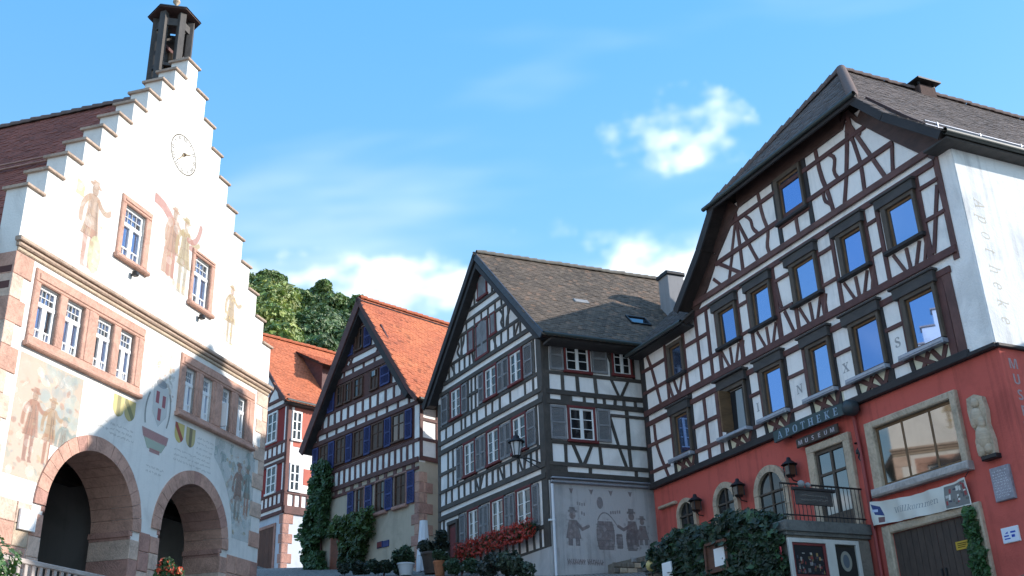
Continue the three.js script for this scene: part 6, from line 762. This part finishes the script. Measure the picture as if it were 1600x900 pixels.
// ---------- wooded hill ----------
const seen = (az, dist) => [dist * Math.sin(az * Math.PI / 180), -dist * Math.cos(az * Math.PI / 180)];
const treeBy = ['behind the stepped gable', 'just right of the stepped gable', 'above the orange dormer roof', 'in the middle of the wood', 'left of the steep orange roof', 'against the steep orange roof', 'hidden low behind the roofs'];
{
  const rows = [[-15.4, 104, 0.447, 0], [-14.0, 107, 0.446, 0], [-12.6, 104, 0.439, 0], [-11.2, 107, 0.440, 0], [-10.0, 104, 0.432, 0], [-9.1, 102, 0.422, 0], [-7.9, 104, 0.400, 0], [-16.6, 86, 0.434, 1], [-14.9, 84, 0.432, 1], [-13.5, 87, 0.424, 1], [-12.1, 84, 0.410, 2], [-10.7, 87, 0.414, 2], [-9.3, 84, 0.398, 2], [-8.0, 86, 0.38, 2], [-13.0, 76, 0.385, 1], [-11.3, 75, 0.375, 2]];
  rows.forEach(([az, dist, ph, kind], i) => {
    const [x, z] = seen(az, dist), g0 = gy(x, z), top = ph * dist + EYE, h = Math.max(7, top - g0), y0 = top - h;
    const label = [`mid green broadleaf tree on the wooded hill crest, ${treeBy[i % 7]}`, `light yellow-green tree on the hill slope, ${['at the edge of the town hall gable', 'right beside the stepped gable', 'second from the stepped gable', '', '', '', '', 'low in front of the light trees'][(i - 7) % 8]}`, `dark green tree on the hill slope, ${['below the middle of the crest', 'below the right part of the crest', 'against the steep orange roof', 'hidden behind the steep orange roof', '', 'low above the orange dormer'][(i - 10) % 6]}`][kind];
    const t = new THREE.Group(); t.name = numbered('broadleaf_tree'); t.position.set(x, y0, z); t.base = 0; scene.add(t); tag(t, label, 'tree', 'trees on the wooded hill');
    const lobes = []; const cr = h * 0.40; for (let k = 0; k < 13; k++) { const a = rr(0, 6.28), q = k === 0 ? 0 : rr(0.25, 0.75) * cr, yy = k === 0 ? h - cr * 0.55 : lerp(h * 0.36, h * 0.86, rnd()), r = cr * rr(0.32, 0.52) * (yy > h * 0.75 ? 0.85 : 1); lobes.push([q * Math.cos(a) * (yy > h * 0.75 ? 0.6 : 1), Math.min(yy, h - r), q * Math.sin(a), r]); }
    const pts = []; for (let k = 0; k < 5200; k++) { const L = pick(lobes), d = P3(rr(-1, 1), rr(-0.8, 1), rr(-1, 1)).normalize(), r = L[3] * (0.72 + 0.34 * Math.pow(rnd(), 0.6)); pts.push([P3(L[0] + d.x * r, L[1] + d.y * r, L[2] + d.z * r), d]); }
    const base = [[0.16, 0.245, 0.06], [0.28, 0.36, 0.085], [0.11, 0.19, 0.055]][kind];
    foliage(t, 'crown', pts, 0.34, (r, p) => { const k = 0.65 + 0.7 * r; return base.map((c, q) => c * k * (q === 0 ? rr(0.85, 1.2) : 1)); });
    const trunk = part(t, 'trunk', [lathe([[h * 0.035, 0], [h * 0.022, h * 0.2], [h * 0.016, h * 0.5], [0.02, h * 0.85]], 0, -0.6, 0, 7), ...[0, 1, 2, 3, 4].map((k) => { const L = lobes[k + 1]; return tube([[0, h * 0.3, 0], [L[0] * 0.5, (h * 0.35 + L[1]) / 2, L[2] * 0.5], [L[0], L[1], L[2]]], h * 0.007, 5, 4); })], M.grey); trunk.position.y += -EYE + EYE;
  });
}
// ---------- pots and shrubs at the foot of the houses ----------
const ray = (az, dist, dy = 0) => { const [x, z] = seen(az, dist); return [x, gy(x, z) + dy, z]; };
const shrub = (name, label, cat, az, dist, h, w, tint, o = {}) => {
  const [x, y, z] = ray(az, dist); const t = new THREE.Group(); t.name = numbered(name); t.position.set(x, y, z); t.base = 0; scene.add(t); tag(t, label, cat);
  const potH = o.pot ? o.potH ?? 0.5 : 0, pts = []; const lobes = Array.from({ length: 6 }, (_, i) => [rr(-0.5, 0.5) * w, potH + h * rr(0.25, 0.72), rr(-0.4, 0.4) * w, h * rr(0.22, 0.34)]);
  for (let k = 0; k < (o.n ?? 500); k++) { const L = pick(lobes), d = P3(rr(-1, 1), rr(-1, 1), rr(-1, 1)).normalize(), r = L[3] * rr(0.6, 1.05); pts.push([P3(L[0] + d.x * r, Math.max(potH * 0.9, L[1] + d.y * r), L[2] + d.z * r), d]); }
  foliage(t, 'leaves', pts, o.leaf ?? 0.11, tint);
  if (o.flowers) { const f = []; for (let k = 0; k < o.flowers; k++) { const L = pick(lobes), d = P3(rr(-1, 1), rr(0, 1), rr(-1, 1)).normalize(), r = L[3] * rr(0.9, 1.2); f.push([P3(L[0] + d.x * r, L[1] + d.y * r, L[2] + d.z * r), d]); } foliage(t, 'flowers', f, 0.07, (r) => [0.6 + 0.2 * r, 0.07 + 0.06 * r, 0.035]); }
  if (o.pot) part(t, 'pot', lathe([[w * 0.3, 0], [w * 0.42, potH * 0.85], [w * 0.46, potH * 0.87], [w * 0.46, potH], [w * 0.38, potH], [w * 0.36, potH * 0.9], [0, potH * 0.9]], 0, -EYE + EYE, 0, 18), o.pot); else part(t, 'stem', [tube([[0, 0, 0], [0.03, h * 0.4, 0.02], [-0.1, h * 0.7, 0]], 0.03, 5), tube([[0, 0, 0], [0.1, h * 0.4, -0.05], [0.2, h * 0.65, 0]], 0.025, 5)], M.brown);
  return t;
};
const tg = (a, b, c) => (r) => { const k = 0.6 + 0.8 * r; return [a * k, b * k, c * k]; };
const terra = mat('terracotta', [0.40, 0.15, 0.07], { map: stoneTex, roughness: 0.9 }), whitePot = mat('white pot', [0.62, 0.64, 0.66], { roughness: 0.6, map: dirtTex });
shrub('leafy_bush', 'sunlit green bush at the left edge in front of the town hall', 'bush', -28.2, 15.5, 2.35, 0.7, tg(0.07, 0.16, 0.025), { n: 1500, leaf: 0.1 });
shrub('potted_geranium', 'pot of orange red geraniums in front of the right town hall arch', 'plant', -17.9, 22, 0.5, 0.5, tg(0.045, 0.12, 0.03), { pot: terra, potH: 0.75, flowers: 110, n: 420, leaf: 0.09 });
shrub('potted_shrub', 'green shrub in a white pot before the blue-shuttered house', 'plant', -6.15, 38, 0.75, 0.7, tg(0.035, 0.08, 0.03), { pot: whitePot, potH: 0.42 });
shrub('potted_shrub', 'dark round bush left of the white pot before the blue-shuttered house', 'plant', -7.3, 38.3, 0.72, 1.2, tg(0.02, 0.045, 0.018), { n: 700 });
shrub('potted_shrub', 'dark clipped shrub in a brown tub beside the folded parasol', 'plant', -4.75, 38.4, 0.75, 0.9, tg(0.018, 0.035, 0.018), { pot: M.doorDark, potH: 0.75, n: 700 });
shrub('potted_shrub', 'low green plants below the red house door', 'plant', -3.2, 36, 0.7, 1.0, tg(0.03, 0.075, 0.025), {});
shrub('potted_shrub', 'terracotta pot with green plant near the foot of the folded parasol', 'plant', -4.35, 36.5, 0.4, 0.5, tg(0.04, 0.08, 0.03), { pot: terra, potH: 0.5, n: 200 });
shrub('potted_shrub', 'grey green low shrubs under the flower boxes of the corner house', 'plant', 0.1, 31.5, 0.8, 1.3, tg(0.05, 0.08, 0.045), { n: 650 });
shrub('potted_shrub', 'dark low shrub at the house corner below the wall painting', 'plant', -1.6, 32, 0.9, 1.1, tg(0.02, 0.035, 0.02), { n: 450 });
shrub('potted_shrub', 'low plants beside the brown door of the red and white house', 'plant', -10.9, 52, 0.8, 1.6, tg(0.035, 0.065, 0.028), { n: 500, flowers: 12 });
shrub('potted_shrub', 'dark bush below the arched door of the blue-shuttered house', 'plant', -8.6, 40.5, 0.65, 1.1, tg(0.02, 0.04, 0.02), { n: 450 });
{
  const [X, Z, TN] = H5;
  const wb = thing('white_board', 'narrow white board at the left end of the dark vine', 'board', X, Z, TN, 3.6); part(wb, 'panel', block(4.75, 5.2, 3.7, 4.42, 2.9, 2.94, 0.01), M.paper); part(wb, 'post', [block(4.78, 4.82, 2.6, 4.4, 2.86, 2.9), block(5.12, 5.16, 2.6, 4.4, 2.86, 2.9)], M.iron);
  const yb = thing('yellow_lamp', 'small yellow round ornament left of the dark vine on the rubble wall', 'ornament', X, Z, TN, 4.2); part(yb, 'ball', uvbox(new THREE.SphereGeometry(0.17, 14, 10)).translate(3.95, 4.5, 2.75), mat('yellow glaze', [0.52, 0.42, 0.16], { roughness: 0.5 })); part(yb, 'stick', cyl(3.95, 3.4, 2.75, 0.02, 0.02, 1.0, 8), M.iron);
}
// ---------- dark parked car at the lower right ----------
{
  const [x, z] = [6.95, -11.4], y = gy(x, z) - 0.02; const t = new THREE.Group(); t.name = 'parked_car'; t.position.set(x, y, z); t.rotation.y = 0.05; t.base = 0; scene.add(t); tag(t, 'dark blue parked car cut off at the lower right edge beside the red wall', 'car');
  const paint = mat('navy car paint', [0.010, 0.014, 0.03], { roughness: 0.3, clearcoat: 1, clearcoatRoughness: 0.05 }), tyre = mat('tyre', [0.02, 0.02, 0.02], { roughness: 0.9 });
  const prof = (p, d, b) => { const s = new THREE.Shape(); s.moveTo(...p[0]); s.splineThru(p.slice(1).map((q) => new THREE.Vector2(...q))); return uvbox(new THREE.ExtrudeGeometry(s, { depth: d, bevelEnabled: true, bevelSize: b, bevelThickness: b, bevelSegments: 3, curveSegments: 30 }).translate(0, 0, -d / 2)); };
  part(t, 'body', [prof([[-2.1, 0.3], [-2.12, 0.55], [-1.95, 0.78], [-1.2, 0.92], [-0.9, 0.96], [0.2, 0.98], [1.7, 0.95], [2.05, 0.8], [2.1, 0.4], [2.0, 0.28], [-1.9, 0.26]], 1.56, 0.08)], paint);
  const gl = part(t, 'windscreen', prof([[-1.05, 0.94], [-0.35, 1.36], [0.2, 1.44], [0.9, 1.42], [1.75, 0.98], [1.5, 0.92], [-0.8, 0.9]], 1.3, 0.05), M.glass); part(t, 'roof', prof([[-0.42, 1.36], [0.1, 1.47], [0.7, 1.47], [1.2, 1.33], [1.0, 1.34], [0.3, 1.4], [-0.2, 1.36]], 1.22, 0.05), paint);
  part(t, 'pillar', [-0.67, 0.67].flatMap((w) => [tube([[-1.08, 0.95, w], [-0.4, 1.38, w * 0.95]], 0.04, 6, 4), tube([[0.35, 0.95, w], [0.4, 1.42, w * 0.95]], 0.035, 6, 2), tube([[1.6, 0.98, w], [1.05, 1.38, w * 0.95]], 0.05, 6, 4)]), paint, gl);
  for (const [a, b] of [[-1.3, -0.74], [-1.3, 0.74], [1.3, -0.74], [1.3, 0.74]]) { const w = part(t, 'wheel', uvbox(new THREE.TorusGeometry(0.24, 0.09, 10, 24)).translate(a, 0.32, b), tyre); part(t, 'rim', uvbox(new THREE.CylinderGeometry(0.2, 0.2, 0.1, 14).rotateX(Math.PI / 2)).translate(a, 0.32, b), M.zinc, w); }
  for (const w of [-0.55, 0.55]) part(t, 'headlight', uvbox(new THREE.SphereGeometry(0.13, 12, 8).scale(0.6, 0.7, 1.2)).translate(-2.08, 0.66, w), mat('headlight glass', [0.5, 0.5, 0.52], { roughness: 0.1 })); for (const w of [-0.86, 0.86]) part(t, 'wing_mirror', block(-0.85, -0.7, 0.98, 1.1, w - 0.09, w + 0.09, 0.03), paint);
}

// ---------- neighbour just right of the frame; it keeps the sun off the red end wall ----------
{
  const t = new THREE.Group(); t.name = 'neighbour_house'; t.position.set(22.4, 3, -19.2); t.base = 0; scene.add(t); tag(t, 'pale plastered neighbour house standing to the right of the red end wall', 'house');
  part(t, 'wall', block(-4, 4, -2, 9.6, -5, 4.6, 0.03), M.cream); part(t, 'roof', poly([[-4.6, 9.4], [4.6, 9.4], [0, 10.6]], -5.4, 5), mat('neighbour tiles', [0.25, 0.1, 0.06], { map: tileTex }));
  part(t, 'door', block(-4.06, -3.98, 0.4, 2.4, 0, 1, 0.01), M.door); part(t, 'window', [block(-4.05, -3.98, 4, 5.2, -2, -1.1, 0.01), block(-4.05, -3.98, 4, 5.2, 1.4, 2.3, 0.01)], M.glassDim);
}

// ---------- draw ----------
const renderer = new THREE.WebGLRenderer({ antialias: true });
renderer.toneMapping = THREE.LinearToneMapping;
renderer.toneMappingExposure = EXPOSURE;
renderer.shadowMap.enabled = true;
renderer.setSize(1024, 576);
scene.traverse((o) => { if (o.isMesh) { o.castShadow = true; o.receiveShadow = true; } });
renderer.render(scene, camera);
